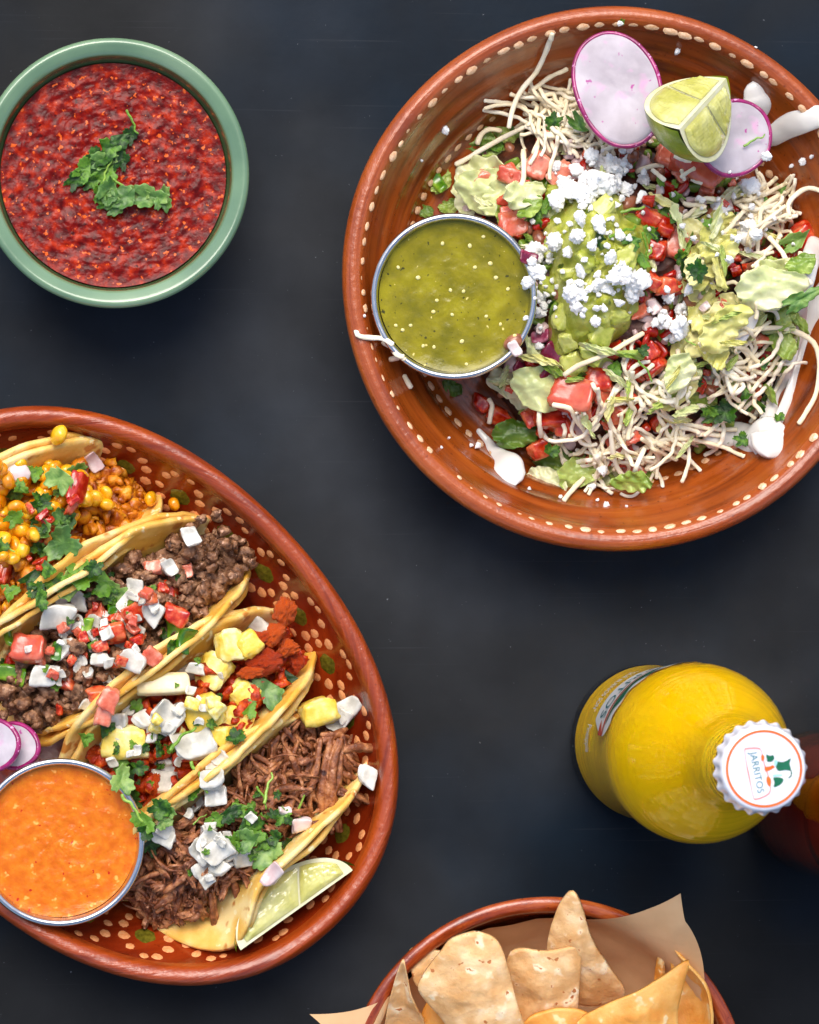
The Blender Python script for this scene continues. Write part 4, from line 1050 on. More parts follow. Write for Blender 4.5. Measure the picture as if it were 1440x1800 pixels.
# ---- salad: lettuce first
salad('lettuce_g', [(870, 270, 60, 20), (885, 240, 46), (905, 372, 84, 35), (1380, 545, 100, 60), (1372, 605, 96, 100), (1110, 838, 84, -10), (1000, 838, 110, 15), (1035, 815, 70), (790, 362, 40), (1400, 540, 110, 30), (1215, 470, 70), (775, 320, 50, 60), (960, 215, 60), (1330, 640, 60), (1230, 700, 60)], tilt=.25)
salad('romaine', [(850, 245, 70), (880, 265, 60), (975, 800, 110, 8), (960, 690, 70), (935, 720, 76, 40), (795, 682, 52, -40), (745, 372, 40), (905, 235, 46), (1075, 705, 40), (1260, 640, 50), (1240, 770, 60)], tilt=.25)
salad('lettuce', [(842, 318, 120, -10), (835, 352, 100, 30), (898, 345, 100, 30), (935, 300, 86, 20), (955, 282, 70), (925, 360, 70), (940, 682, 150, -8), (900, 668, 100, 10), (1190, 660, 110, 60), (1150, 690, 80), (1300, 585, 90, 80), (1085, 830, 80), (960, 842, 70, -30), (1250, 660, 70), (990, 250, 60), (1060, 810, 70), (1320, 380, 80), (1270, 540, 60)], tilt=.25)
refresh()
salad('lettuce_y', [(1240, 415, 84, 60), (1262, 445, 90, 40), (1225, 470, 90, 70), (1255, 575, 125, 30), (1232, 548, 100, 70), (1262, 625, 90, 110), (1200, 610, 80, 80), (1215, 405, 70), (1190, 675, 90, 60), (1035, 690, 60), (1290, 540, 70), (1055, 815, 60), (950, 680, 60), (1265, 400, 60), (1225, 500, 80, 50)], tilt=.3)
salad('lettuce', [(1330, 508, 130, 20), (1360, 500, 100, -20)], tilt=.12, lift=.8)
salad('tomato', [(845, 708, 44), (872, 728, 50), (945, 640, 46, 10), (1050, 668, 60), (1085, 715, 60), (1035, 738, 62), (962, 735, 76), (998, 742, 56), (948, 786, 52), (1110, 648, 54), (1150, 650, 54), (1135, 625, 44), (1145, 388, 60, -30), (1168, 402, 46), (1160, 442, 46), (1150, 492, 44), (1170, 503, 52), (1195, 505, 42), (1395, 418, 70, 40), (1412, 440, 40), (1316, 655, 24), (1385, 462, 34), (1195, 742, 34), (966, 325, 34, 70), (1000, 690, 50), (915, 405, 40), (930, 730, 40), (1075, 800, 44), (1240, 740, 30)], lift=.6)
salad('tomato_pink', [(858, 318, 56, -20), (896, 312, 46), (905, 396, 70, 10), (1012, 695, 90, -25), (1062, 690, 66, -30), (1080, 735, 54), (1188, 436, 62), (1135, 520, 40), (1130, 552, 40), (945, 290, 62, 60), (985, 302, 52), (1175, 282, 60), (1215, 290, 96, -25), (1248, 312, 66, -40), (1120, 830, 48), (1085, 785, 56), (1105, 768, 44), (1240, 330, 40), (1205, 300, 60), (1035, 270, 40), (1060, 715, 50), (1330, 420, 40), (1290, 455, 34), (1370, 480, 40)], lift=.6)
salad('purple', [(915, 650, 36), (976, 622, 46), (965, 660, 40), (885, 740, 30), (955, 595, 30), (925, 455, 30)], lift=.6)
salad('onion_pink', [(1225, 355, 46), (1000, 262, 46), (960, 260, 40), (1075, 650, 40), (1095, 700, 30), (1230, 750, 50, 40), (1020, 755, 60, -20), (905, 610, 36), (1060, 255, 30), (1100, 262, 30), (1225, 300, 40), (1150, 540, 36)], lift=.6)
salad('jalapeno', [(946, 315, 40), (770, 322, 40, -60), (1330, 365, 30), (1105, 660, 30), (1280, 770, 30)], lift=.6)
salad('bean', [(925, 625, 40), (1010, 640, 36), (900, 600, 40), (985, 660, 36), (1330, 660, 30), (1250, 690, 30), (1290, 690, 34), (1165, 720, 30), (945, 425, 34), (1320, 470, 30), (1110, 280, 30), (1080, 268, 26)], lift=.6)
for k in range(60):
    x, y = random.gauss(1075, 38), random.gauss(262, 14); o = put('rice', x, y, random.uniform(12, 20)); reg(o, 'rice grain', 'pale rice grain', 'below the '+('left' if x < 1055 else 'left middle' if x < 1072 else 'right middle' if x < 1095 else 'right')+' of the large radish slice', x, 'rice grains')
def bits(kind, n, smin, smax, desc, **k):
    for i in range(n):
        a = random.uniform(0, 360); t_ = math.sqrt(random.uniform(.02, .86)); r = rad_at(a)*t_
        x, y = 1110+r*math.cos(math.radians(a)), 492+r*math.sin(math.radians(a))
        if math.hypot(x-798, y-521) < 160: continue
        item(kind, zone(x, y), x, y, random.uniform(smin, smax), desc=desc, **k)
bits('tomato', 46, 16, 30, 'small tomato bit', lift=.7, tilt=.6); bits('tomato_pink', 34, 18, 34, 'small pale tomato bit', lift=.7, tilt=.6)
bits('onion_pink', 30, 14, 28, 'small onion bit', lift=.7, tilt=.6)
bits('lettuce', 40, 34, 62, 'narrow pale lettuce shred', lift=.9, tilt=.4, sy=.45); bits('lettuce_y', 22, 34, 60, 'narrow yellow lettuce shred', lift=.9, tilt=.4, sy=.45)
bits('lettuce_g', 24, 26, 50, 'narrow green lettuce shred', lift=.9, tilt=.4, sy=.5); bits('cilantro', 46, 14, 30, 'small chopped herb leaf', lift=1.2, tilt=.4)
refresh()

# ---- guacamole
gc = W(1046, 478, .032); gl, gn = hit(1046, 478)
def gout(k):
    a = 2*PI*k/90
    x, y = 110*math.cos(a), 178*math.sin(a); ro = math.radians(-6)
    X, Y = x*math.cos(ro)-y*math.sin(ro), x*math.sin(ro)+y*math.cos(ro)
    m_ = 1+.09*math.sin(3*a+1)+.06*math.sin(5*a)+.04*math.sin(9*a+2)
    return (X*m_/4720, Y*m_/4720)
GZ = .034
def gz(p, t):
    o_ = Vector((4, 2, 0)); dist = noise.voronoi((p+o_)*135)[0]; lumpy = .0034*(.5-min(1, dist[0])) + .0012*(dist[1]-dist[0])
    return (.018*(1-t**2.6)+.0042*fbm(p+o_, 62, 4)+lumpy+.0009*fbm(p+o_, 400, 2))*(1-t**8)-.010*t**3
v, f = patch([gout(k) for k in range(90)], 70, gz)
tag(ob('guacamole', mk('guacamole', v, f, M['guac']), loc=Vector((gc.x, gc.y, max(.037, gl.z)))), 'lumpy green mound of guacamole in the middle of the salad', 'guacamole')
refresh()
avo = mat('avocado_chunk', (152, 162, 54), (206, 208, 116), (184, 188, 80), scale=2, rough=.3, sss=.4, sssr=(.8, 1, .3), objvar=.3, bump=.3, bscale=6, bdist=.0008, coat=.3)
MESH['avo'] = variants(4, lambda i: mk('avocado_chunk', *dice((1, .8, .5), 4, .4, .1, .25, 700+i, 6), avo))
NAMES['avo'] = ('avocado chunk', 'avocado', 'avocado chunks in the guacamole')
for (x, y, s) in [(1010, 640, 46), (1045, 620, 44), (1000, 600, 36), (1060, 590, 44), (965, 440, 36), (990, 560, 40), (1030, 450, 40), (1085, 560, 36), (1020, 400, 44), (1100, 450, 40), (975, 345, 40), (1060, 640, 34), (965, 500, 36), (1110, 540, 34), (1005, 480, 36), (1060, 370, 40)]:
    item('avo', 'set in the guacamole', x, y, s*1.05, lift=-.25, tilt=.5)
refresh()

# ---- crema, radish, lime
def crema(P, desc, cat='sour cream', flat=.42, lift=.0003):
    pts = []; rad = []
    for x, y, r in P:
        l, n = hit(x, y); pts.append(l); rad.append(r/S(l.z))
    n_ = 6
    PP = catmull(pts, n_); RR = [p.x for p in catmull([(r, 0, 0) for r in rad], n_)]
    zs = [p.z for p in PP]
    for it in range(3): zs = [max(zs[i], (zs[max(i-1, 0)]+zs[i]+zs[min(i+1, len(zs)-1)])/3) for i in range(len(zs))]
    PP = [Vector((p.x, p.y, z+r*flat*.45+lift)) for p, z, r in zip(PP, zs, RR)]
    # rounded ends
    d0 = (PP[0]-PP[1]).normalized(); d1 = (PP[-1]-PP[-2]).normalized(); A = []; RA = []
    for k in (3, 2, 1):
        a = k/3*1.45; A.append(PP[0]+d0*RR[0]*math.sin(a)); RA.append(RR[0]*math.cos(a))
    Z = []; RZ = []
    for k in (1, 2, 3):
        a = k/3*1.45; Z.append(PP[-1]+d1*RR[-1]*math.sin(a)); RZ.append(RR[-1]*math.cos(a))
    v, f = tube(A+PP+Z, RA+RR+RZ, 20, flat)
    v = [p+Vector((0, 0, .0006*fbm(p, 160, 2))) for p in v]
    c = sum(v, Vector())/len(v)
    return tag(ob('sour_cream', mk('sour_cream', [p-c for p in v], f, M['crema']), loc=c), desc, cat)
crema([(842, 758, 5), (856, 775, 8), (872, 800, 18), (886, 818, 32), (894, 832, 30)], 'white sour cream drop with a thin tail at the lower left of the salad')
crema([(1440, 205, 20), (1410, 212, 24), (1380, 225, 22), (1350, 245, 18), (1342, 262, 8)], 'thick white sour cream ribbon over the upper right rim of the round dish')
crema([(1328, 165, 24), (1330, 180, 30), (1325, 200, 26)], 'round white sour cream blob behind the lime wedge', flat=.5)
crema([(1250, 770, 20), (1290, 765, 24), (1320, 772, 28), (1348, 770, 40), (1350, 782, 34)], 'wide white sour cream pool at the lower right of the salad', flat=.5)
crema([(1345, 760, 22), (1358, 720, 15), (1372, 680, 13), (1388, 630, 12), (1400, 580, 14), (1408, 520, 17), (1420, 470, 18), (1432, 430, 18)], 'long white sour cream streak running up the right of the salad')
crema([(1368, 745, 14), (1385, 700, 10), (1400, 650, 9), (1416, 590, 12), (1436, 540, 20), (1450, 510, 18)], 'thin white sour cream streak nearest the right rim of the salad')
crema([(1300, 590, 15), (1312, 560, 20), (1318, 545, 16)], 'small white sour cream smear under the large flat lettuce piece')
crema([(1300, 400, 12), (1312, 415, 18), (1322, 425, 12)], 'small white sour cream smear beside the cheese tangle')
refresh()
def radish(px, py, rx, ry, ang, z, tiltv, desc, bend=0, seed=0):
    s = S(z); r_ = random.Random(seed)
    O = [(rx/s*math.cos(2*PI*k/96)*(1+.02*math.sin(2*PI*k/96*3+seed)+.02*math.sin(2*PI*k/96*2)), ry/s*math.sin(2*PI*k/96)*(1+.03*math.sin(2*PI*k/96*2+seed))) for k in range(96)]
    zf = lambda p, t: bend*p.x*p.x*20+.0006*fbm(p+Vector((seed, 0, 0)), 90, 3)
    v, f = patch(O, 12, zf, .0019)
    up = Vector(tiltv).normalized(); q = Vector((0, 0, 1)).rotation_difference(up) @ Quaternion((0, 0, 1), math.radians(ang))
    o = tag(ob('radish_slice', mk('radish_slice', v, f, M['radish']), None, W(px, py, z), q), desc, 'radish slice', 'radish slices')
    ring = [Vector((p[0], p[1], 0))+Vector((0, 0, zf(Vector((p[0], p[1], 0)), 1)-.00095)) for p in O]
    V = []; n_ = len(ring)
    for i, p in enumerate(ring):
        d = Vector((p.x, p.y, 0)).normalized()
        for k in range(8):
            a = 2*PI*k/8; V.append(p+d*(math.cos(a)*.0010)+Vector((0, 0, math.sin(a)*.00125)))
    F = [(i*8+k, ((i+1) % n_)*8+k, ((i+1) % n_)*8+(k+1) % 8, i*8+(k+1) % 8) for i in range(n_) for k in range(8)]
    ob('skin', mk('skin', V, F, M['radish_skin']), o)
    return o
radish(-14, 1308, 42, 50, 80, .052, (-.5, .1, 1), 'radish slice nearest the left photo edge beside the orange salsa', 0, 3)
radish(24, 1310, 38, 46, 70, .047, (-.5, .2, 1), 'radish slice tucked between the orange salsa cup and another slice', 0, 4)
def lime(px, py, z, A, B, wedge, q, desc):
    """Wedge of an ellipsoid (half length A, radius B): peel, two pith faces and juicy segments set in them."""
    root = bpy.data.objects.new('lime_wedge', None); COL.objects.link(root); root.location = W(px, py, z); root.rotation_mode = 'QUATERNION'; root.rotation_quaternion = q; root.empty_display_size = .02
    tag(root, desc, 'lime wedge', 'lime wedges')
    h = wedge/2; nu, nv_ = 48, 26
    def sh(x): return math.sqrt(max(0, 1-x*x))*(1+.0)+.05*max(0, abs(x)-.9)
    V = []; F = []
    for i in range(nu+1):
        x = -math.cos(PI*i/nu)
        for j in range(nv_+1):
            a = -PI/2-h+2*h*j/nv_; r = B*math.sqrt(max(1e-5, 1-x*x)); n_ = 1+.008*noise.noise(Vector((x*5, a*4, 1)))
            V.append((A*x*(1+.06*max(0, abs(x)-.93)/.07), r*math.cos(a)*n_, r*math.sin(a)*n_))
    for i in range(nu):
        for j in range(nv_): k = i*(nv_+1)+j; F.append((k, k+nv_+1, k+nv_+2, k+1))
    ob('peel', mk('peel', V, F, M['lime_skin']), root)
    for sgn in (-1, 1):
        a = -PI/2+sgn*h; d = Vector((0, math.cos(a), math.sin(a)))
        nrm = Vector((0, -math.sin(a), math.cos(a)))*sgn
        V = []; F = []; nr = 10
        for i in range(nu+1):
            x = -math.cos(PI*i/nu); r = B*math.sqrt(max(1e-5, 1-x*x))*.996
            for j in range(nr+1): V.append(Vector((A*x*.995, 0, 0))+d*(r*j/nr))
        for i in range(nu):
            for j in range(nr): k = i*(nr+1)+j; F.append((k, k+nr+1, k+nr+2, k+1))
        ob('pith', mk('pith', V, F, M['lime_pith']), root)
        for lo, hi in ((-.86, .215), (.245, .86)):
            V = []; F = []; nr = 16; m_ = 30
            for i in range(m_+1):
                for j in range(nr+1):
                    t_ = j/nr; a0 = lo+(.30*(t_-.5) if lo > 0 else 0); a1 = hi+(.30*(t_-.5) if lo < 0 else 0)
                    x = a0+(a1-a0)*i/m_; r1 = B*math.sqrt(max(0, 1-(x/.93)**2))*.90; r0 = .07*B
                    r = r0+max(0, r1-r0)*t_; e = min(1, min(t_, 1-t_)*6)*min(1, min(i, m_-i)/m_*9)
                    V.append(Vector((A*x, 0, 0))+d*r+nrm*(.0003+.0012*e+.0005*e*noise.noise(Vector((x*22, t_*6, sgn*3)))))
            for i in range(m_):
                for j in range(nr): k = i*(nr+1)+j; F.append((k, k+nr+1, k+nr+2, k+1))
            ob('pulp', mk('pulp', V, F, M['lime_pulp']), root)
    return root
qz = lambda deg: Quaternion((0, 0, 1), math.radians(deg))
qx = lambda deg: Quaternion((1, 0, 0), math.radians(deg))
lime(522, 1600, .046, .0262, .0158, math.radians(56), qz(35) @ qx(58), 'long pale lime wedge lying on the oval plate below the shredded beef taco')
refresh()

# ---- cheese shreds
SHRED_N = [0]
def strand(P, r=.00105, desc='thin white cheese shred', place='in the salad', shared=False, jitter=.0, lift=1.0, bound=False):
    pts = []
    for x, y in P:
        l, n = hit(x, y); pts.append(l)
    if bound and any((Vector((p.x, p.y))-DX.xy).length > .0865 for p in pts): return None
    zs = [p.z for p in pts]
    zm = max(zs); zs = [max(z, zm-.016) for z in zs]
    for it in range(2): zs = [max(zs[i], (zs[max(i-1, 0)]+zs[i]+zs[min(i+1, len(zs)-1)])/3) for i in range(len(zs))]
    pts = [Vector((p.x, p.y, z+r*lift+random.uniform(0, jitter))) for p, z in zip(pts, zs)]
    pts = catmull(pts, 3); c = sum(pts, Vector())/len(pts)
    n_ = len(pts); rr = [r*(.92+.16*noise.noise(Vector((i*.4, SHRED_N[0]*1.7, 0)))) for i in range(n_)]
    v, f = tube([p-c for p in pts], rr, 8, .62, rag=.22)
    o = ob('cheese_shred', mk('cheese_shred', v, f, M['cheese']), loc=c); SHRED_N[0] += 1
    return reg(o, 'cheese shred', desc, place, P[0][0], 'shredded cheese strands', shared)
def walk(x, y, L_, a, k, step=10, wob=.08):
    P = [(x, y)]; 
    for i in range(int(L_/step)):
        x += step*math.cos(a); y += step*math.sin(a); P.append((x, y)); a += k+random.gauss(0, wob)
    return P
def tangle(n, cx, cy, rx, ry, rot, place, Lr=(70, 175), a0=None, spread=1.2, batch=22):
    for i in range(n):
        if i and i % batch == 0: refresh()
        t_, r_ = random.uniform(0, 2*PI), math.sqrt(random.random()); x, y = rx*r_*math.cos(t_), ry*r_*math.sin(t_)
        X, Y = cx+x*math.cos(rot)-y*math.sin(rot), cy+x*math.sin(rot)+y*math.cos(rot)
        a = random.uniform(0, 2*PI) if a0 is None else random.gauss(a0, spread)+(PI if random.random() < .5 else 0)
        L_ = random.uniform(*Lr)
        kk = random.choice((random.gauss(0, .03), random.gauss(0, .10), random.gauss(0, .22)))
        strand(walk(X-L_*.35*math.cos(a), Y-L_*.35*math.sin(a), L_, a, kk), desc=('short' if L_ < 75 else 'long' if L_ > 118 else 'medium')+(' straight' if abs(kk) < .05 else ' curled' if abs(kk) > .2 else ' curved')+' cheese shred', place=place, r=random.uniform(.0007, .00105), jitter=.0012, bound=True)
tangle(58, 968, 180, 42, 66, .35, 'tangled at the upper left of the salad', a0=-1.1)
tangle(20, 1035, 235, 55, 40, 0, 'tangled at the upper left of the salad', (40, 100), a0=-.4)
tangle(44, 1130, 755, 100, 60, -.2, 'tangled along the lower edge of the salad')
tangle(14, 1030, 800, 50, 40, 0, 'tangled along the lower edge of the salad', (40, 110), a0=-.5)
tangle(28, 1315, 655, 70, 80, .3, 'tangled at the lower right of the salad', a0=-.7)
tangle(32, 1345, 360, 46, 50, .6, 'tangled beside the small radish slice', (50, 110))
tangle(7, 1340, 470, 50, 50, .6, 'tangled at the right of the salad', (50, 110))
tangle(10, 1190, 330, 60, 50, .6, 'scattered above the guacamole', (20, 60))
refresh()
for P, d, pl in [
  ([(611, 585), (628, 589), (648, 594), (668, 599), (690, 606)], 'straight white cheese shred', 'lying across the left rim of the round dish'),
  ([(672, 602), (684, 614), (697, 624), (709, 628)], 'bent white cheese shred', 'beside the left of the green salsa cup'),
  ([(684, 633), (697, 632), (710, 632)], 'short white cheese shred', 'beside the left of the green salsa cup'),
  ([(710, 660), (716, 672), (722, 682)], 'stubby white cheese shred', 'on the dish below the green salsa cup'),
  ([(990, 660), (1012, 645), (1040, 633), (1072, 620), (1100, 603), (1130, 586)], 'long straight white cheese shred', 'across the lower end of the guacamole'),
  ([(1268, 602), (1300, 588), (1330, 579), (1362, 577), (1392, 584), (1418, 606), (1434, 635), (1437, 670), (1430, 700), (1414, 728), (1403, 745)], 'long arching white cheese shred', 'at the right rim of the salad'),
  ([(1072, 756), (1076, 790), (1082, 820), (1092, 840), (1106, 838), (1118, 820), (1128, 790)], 'white cheese shred bent into a U', 'at the lower edge of the salad'),
  ([(1388, 385), (1384, 360), (1398, 342), (1420, 332), (1440, 336)], 'hooked white cheese shred', 'at the right rim of the salad'),
  ([(990, 880), (1004, 862), (1020, 845), (1034, 832)], 'straight white cheese shred', 'sticking out at the bottom of the salad'),
  ([(905, 345), (918, 320), (920, 295), (912, 272)], 'curved white cheese shred', 'on the lettuce above the green salsa cup'),
  ([(800, 290), (820, 280), (850, 262), (880, 246), (920, 225)], 'long white cheese shred', 'at the left edge of the salad'),
  ([(838, 254), (845, 238), (860, 228), (880, 232)], 'hooked white cheese shred', 'at the left edge of the salad'),
  ([(858, 745), (862, 728), (864, 712), (858, 702)], 'short bent white cheese shred', 'at the lower left of the salad'),
  ([(946, 770), (947, 740), (948, 712)], 'upright white cheese shred', 'below the guacamole'),
  ([(970, 712), (1000, 718), (1010, 735), (1018, 752)], 'bent white cheese shred', 'below the guacamole'),
  ([(1185, 668), (1192, 640), (1190, 615)], 'upright white cheese shred', 'beside the yellow lettuce'),
  ([(965, 75), (970, 60)], 'short white cheese shred', 'at the upper rim of the round dish'),
  ([(968, 68), (955, 100), (940, 130), (915, 160), (895, 195), (885, 235)], 'long white cheese shred', 'trailing to the upper rim of the round dish'),
  ([(1345, 420), (1365, 450), (1385, 468), (1415, 478)], 'curved white cheese shred', 'right of the lettuce heart'),
  ([(1395, 450), (1405, 478), (1425, 500)], 'curved white cheese shred', 'beside the sour cream streak'),
]: strand(P, .0011, d, pl, False, lift=1.4)
refresh()
radish(1086, 157, 74, 108, 20, .060, (-.14, .10, 1), 'large white radish slice with magenta rim leaning on the cheese, left of the lime', .3, 1)
radish(1290, 242, 70, 66, 40, .054, (.10, .06, 1), 'round radish slice with magenta rim under the lime wedge', .1, 2)
lime(1236, 182, .088, .0205, .0225, math.radians(104), qz(46) @ Quaternion((0, 1, 0), .66) @ qx(-4), 'yellow green lime wedge resting on the radish slices of the salad')
refresh()
salad('lettuce_y', [(1238, 430, 84, 60), (1266, 456, 90, 40), (1255, 574, 110, 30), (1262, 622, 84, 100), (1215, 480, 60, 70)], tilt=.3, lift=1.0)
salad('lettuce', [(1342, 506, 124, 20), (850, 338, 120, -10), (908, 348, 80, 30), (1190, 655, 84, 60), (940, 682, 120, -8)], tilt=.15, lift=1.0)
salad('lettuce_g', [(1376, 550, 76, 60), (1374, 606, 80, 100), (1112, 838, 76, -10), (930, 372, 60, 35), (1010, 835, 90, 15), (1405, 470, 60, 30)], tilt=.25, lift=1.0)
refresh()
for k in range(34):
    a = random.uniform(-60, 150); t_ = random.uniform(.35, .95); r = rad_at(a)*t_
    x, y = 1110+r*math.cos(math.radians(a)), 492+r*math.sin(math.radians(a))
    if x > 1425: continue
    item(random.choice(('lettuce', 'lettuce_y', 'lettuce_g')), zone(x, y), x, y, random.uniform(44, 84), desc='ribbon of shredded lettuce', lift=.9, tilt=.35, sy=random.uniform(.28, .45))
refresh()
# ---- salad: herbs and crumbles on top
salad('cilantro', [(975, 215, 44), (940, 385, 46, 70), (958, 362, 40), (1140, 412, 40), (1110, 425, 52, 40), (1165, 372, 50, -40), (1185, 345, 34), (1205, 482, 56), (1230, 480, 56), (1180, 385, 44), (1275, 725, 64, 20), (1330, 705, 52, 80), (1305, 775, 40, 20), (1310, 685, 54, 40), (1245, 718, 40), (1375, 333, 30), (1078, 652, 40, 60), (1180, 600, 26), (1018, 660, 30), (966, 792, 44), (1130, 620, 34), (1345, 702, 26, 70), (1368, 735, 30), (1312, 336, 20), (1050, 425, 40), (1195, 450, 36), (1125, 460, 44), (870, 262, 40), (1345, 640, 30), (1095, 665, 26), (1150, 410, 40), (1245, 395, 26), (1092, 38, 16), ], lift=1.2)
salad('cilantro_pale', [(1020, 226, 58, -55), (1402, 420, 74, 25), (1405, 525, 74, 30), (1255, 735, 50, 10)], lift=1.2, sy=.5)
salad('stem', [(1130, 430, 50, -75), (1135, 460, 50, 70), (1210, 600, 30), (1135, 650, 44, -50), (1125, 675, 36, -80), (1325, 250, 44, 28), (1100, 380, 70, 20), (1200, 350, 40, -40), (955, 375, 40, 80), (1090, 415, 60, 25), (1060, 250, 30)], lift=1.0)
o = item('romaine', 'at the lower left of the salad', 900, 764, 100, 20, lift=1.5, tilt=.1)
refresh()
def gz_name(x, y):
    if 930 < x < 1145 and 300 < y < 640: return 'on the upper end of the guacamole' if y < 380 else 'on the middle of the guacamole' if y < 470 else 'on the lower half of the guacamole'
    return zone(x, y)
big = [(1055, 290, 44), (1062, 318, 60), (1000, 335, 56), (1022, 348, 50), (985, 352, 44), (975, 292, 24), (1010, 300, 30), (1097, 280, 32), (1100, 340, 34), (1120, 350, 30), (985, 366, 22), (1015, 388, 36), (1050, 397, 34), (1015, 417, 30), (1040, 428, 28), (977, 422, 36, 80), (940, 445, 44, 30), (936, 475, 36),
       (930, 492, 26), (946, 520, 24), (952, 546, 26), (1000, 447, 22), (1025, 477, 28), (1070, 447, 28, 80), (1085, 490, 58), (1110, 497, 52), (1100, 512, 38), (1012, 515, 48), (1016, 536, 34), (1050, 497, 30), (1066, 510, 24), (1082, 531, 22), (1085, 412, 24), (1165, 566, 46), (1186, 576, 46), (1258, 360, 54, 80), (1195, 545, 28), (1202, 505, 26),
       (1176, 520, 26), (1308, 395, 38), (1322, 412, 28), (1312, 325, 42), (948, 606, 20), (1046, 565, 22), (1056, 830, 24), (1038, 855, 16), (1035, 270, 30), (1075, 300, 50), (1040, 330, 50), (1010, 350, 40), (1075, 335, 36), (1130, 320, 30)]
for a in big:
    x, y, s = a[:3]; pl = gz_name(x, y)
    item('crumble', pl, x, y, s, a[3] if len(a) > 3 else None, lift=.7)
refresh()
for k in range(190):
    c = random.choice(((1040, 330, 48, 34), (1030, 420, 50, 50), (1080, 500, 40, 36), (960, 480, 24, 50), (1180, 560, 30, 30), (1180, 400, 60, 60), (1300, 380, 50, 50), (1060, 300, 50, 24), (1010, 520, 40, 30)))
    x, y = random.gauss(c[0], c[2]*.75), random.gauss(c[1], c[3]*.75)
    sz = random.choice((7, 9, 11, 14, 18)); nm = gz_name(x, y)
    item('crumble', nm, x, y, sz, lift=.8, desc='tiny white cheese crumb' if sz < 8 else 'fine white cheese crumb' if sz < 10 else 'small white cheese crumb' if sz < 13 else 'soft white cheese crumb')
for x, y, s in [(740, 282, 6), (783, 229, 17), (836, 788, 16), (826, 785, 10), (1064, 886, 15), (1190, 89, 14), (1090, 44, 13), (1411, 285, 15), (1392, 293, 9), (1328, 85, 6), (775, 786, 6), (1426, 275, 9), (1050, 880, 7), (1100, 890, 6), (640, 555, 6), (790, 770, 5), (930, 860, 8), (1345, 275, 20), (985, 875, 8)]:
    item('crumble', 'loose on the glaze of the round dish', x, y, s, lift=.8)

# ---- tacos: corn
nk = 0
while nk < 92:
    x, y = random.uniform(-12, 235), random.uniform(800, 1000)
    top = 815 if x < 110 else 815+(x-110)*.62            # stay below the upper tortilla edge
    low = 985-.52*x
    if not top < y < low: continue
    nk += 1
    if nk == 46: refresh()
    zn = ('upper ' if y < top+.5*(low-top) else 'lower ')+('far left' if x < 18 else 'left' if x < 50 else 'middle' if x < 115 else 'right')+' of the corn taco'
    item('corn', zn, x, y, random.uniform(30, 40), lift=.6, tilt=1.2)
for x, y, s in [(92, 777, 44), (272, 872, 34), (302, 884, 32)]: item('corn', 'loose at the edge of the oval plate' if x > 200 else 'above the corn taco at the plate rim', x, y, s, lift=1.0, tilt=.6)
refresh()
for x, y, s in [(15, 828, 44), (35, 832, 40), (160, 805, 44)]:
    if x < 100: continue
    item('onion_pink', 'c', x, y, s, lift=.9)
tag(ob('sour_cream', mk('sour_cream', *lump(4, (24/4650, 20/4650, 13/4650), .1, 1.2, 5, 2), M['crema_pink'] if 'crema_pink' in M else M['onion_pink']), loc=hit(30, 832)[0]+Vector((0, 0, .002))), 'pink tinged cream dollop on the corn taco', 'cream')
for x, y, s, a in [(140, 860, 70, 80), (12, 1010, 60, 80), (25, 1035, 40, 20), (128, 890, 50, 60), (70, 985, 50, 30)]: item('tomato', 'c', x, y, s, a, lift=.7, sy=.55)
for x, y, s in [(58, 836, 44), (28, 870, 40), (68, 885, 54), (26, 905, 46), (95, 968, 54), (60, 962, 46), (52, 1016, 54), (70, 1042, 50), (20, 1048, 50), (92, 1000, 44), (0, 960, 40), (34, 858, 40)]: item('cilantro', 'c', x, y, s, lift=1.5)
for x, y, s in [(112, 840, 60), (130, 825, 40), (105, 915, 52), (118, 950, 66), (85, 940, 44)]: item('cilantro_pale', 'c', x, y, s, lift=1.6)
item('stem', 'c', 20, 962, 42, -15, lift=1.5)
# ---- ground beef taco
for x, y, s, a in [(118, 1050, 58, 10), (100, 1080, 74, -5), (142, 1064, 44, 30), (122, 1098, 50, 10), (242, 1040, 46, 80), (270, 1077, 54, -35), (335, 945, 42, -70), (300, 1000, 34, -60), (225, 1060, 44, 50), (218, 1132, 62, 4), (242, 1162, 54, -30), (118, 1142, 50, 60), (176, 1163, 44, 10), (80, 1190, 62, -5), (160, 1106, 46, 60),
                   (192, 1196, 36, -60), (150, 1236, 36, -30), (285, 990, 28, 40)]: item('onion', 'b', x, y, s, a, lift=.8)
refresh()
for x, y, s, a in [(297, 1037, 50, 80), (305, 1078, 48, -20), (226, 1085, 60, 30), (205, 1110, 52, 10), (122, 1190, 58, 60), (265, 1056, 34, 0), (165, 1213, 44, 0), (15, 1160, 30, 0)]: item('tomato', 'b', x, y, s, a, lift=.8)
for x, y, s, a in [(180, 1086, 48, 20), (178, 1056, 34, 0), (60, 1142, 70, -15), (160, 1140, 52, -5), (178, 1254, 42, 70), (270, 1150, 44, -40), (268, 1000, 34, 0), (190, 1222, 50, 60)]: item('tomato_pink', 'b', x, y, s, a, lift=.8)
for x, y, s, a in [(100, 1142, 30, 80), (15, 1116, 40, 80), (75, 1166, 42, 0), (24, 1180, 52, -15), (312, 1100, 46, 80), (150, 1105, 36, 70), (205, 1072, 30, 0), (318, 1122, 40, 70)]: item('jalapeno', 'b', x, y, s, a, lift=.8)
for x, y, s, a in [(166, 1000, 44, 30), (140, 1020, 80, -10), (185, 1030, 70, 0), (92, 1028, 60, -20), (295, 1135, 44, 10), (70, 1055, 46, 70), (285, 1115, 36, 60), (0, 1180, 40, 0)]: item('cilantro', 'b', x, y, s, a, lift=1.3)
for x, y, s, a in [(115, 1030, 60, -30), (200, 1035, 56, -10)]: item('cilantro_pale', 'b', x, y, s, a, lift=1.4)
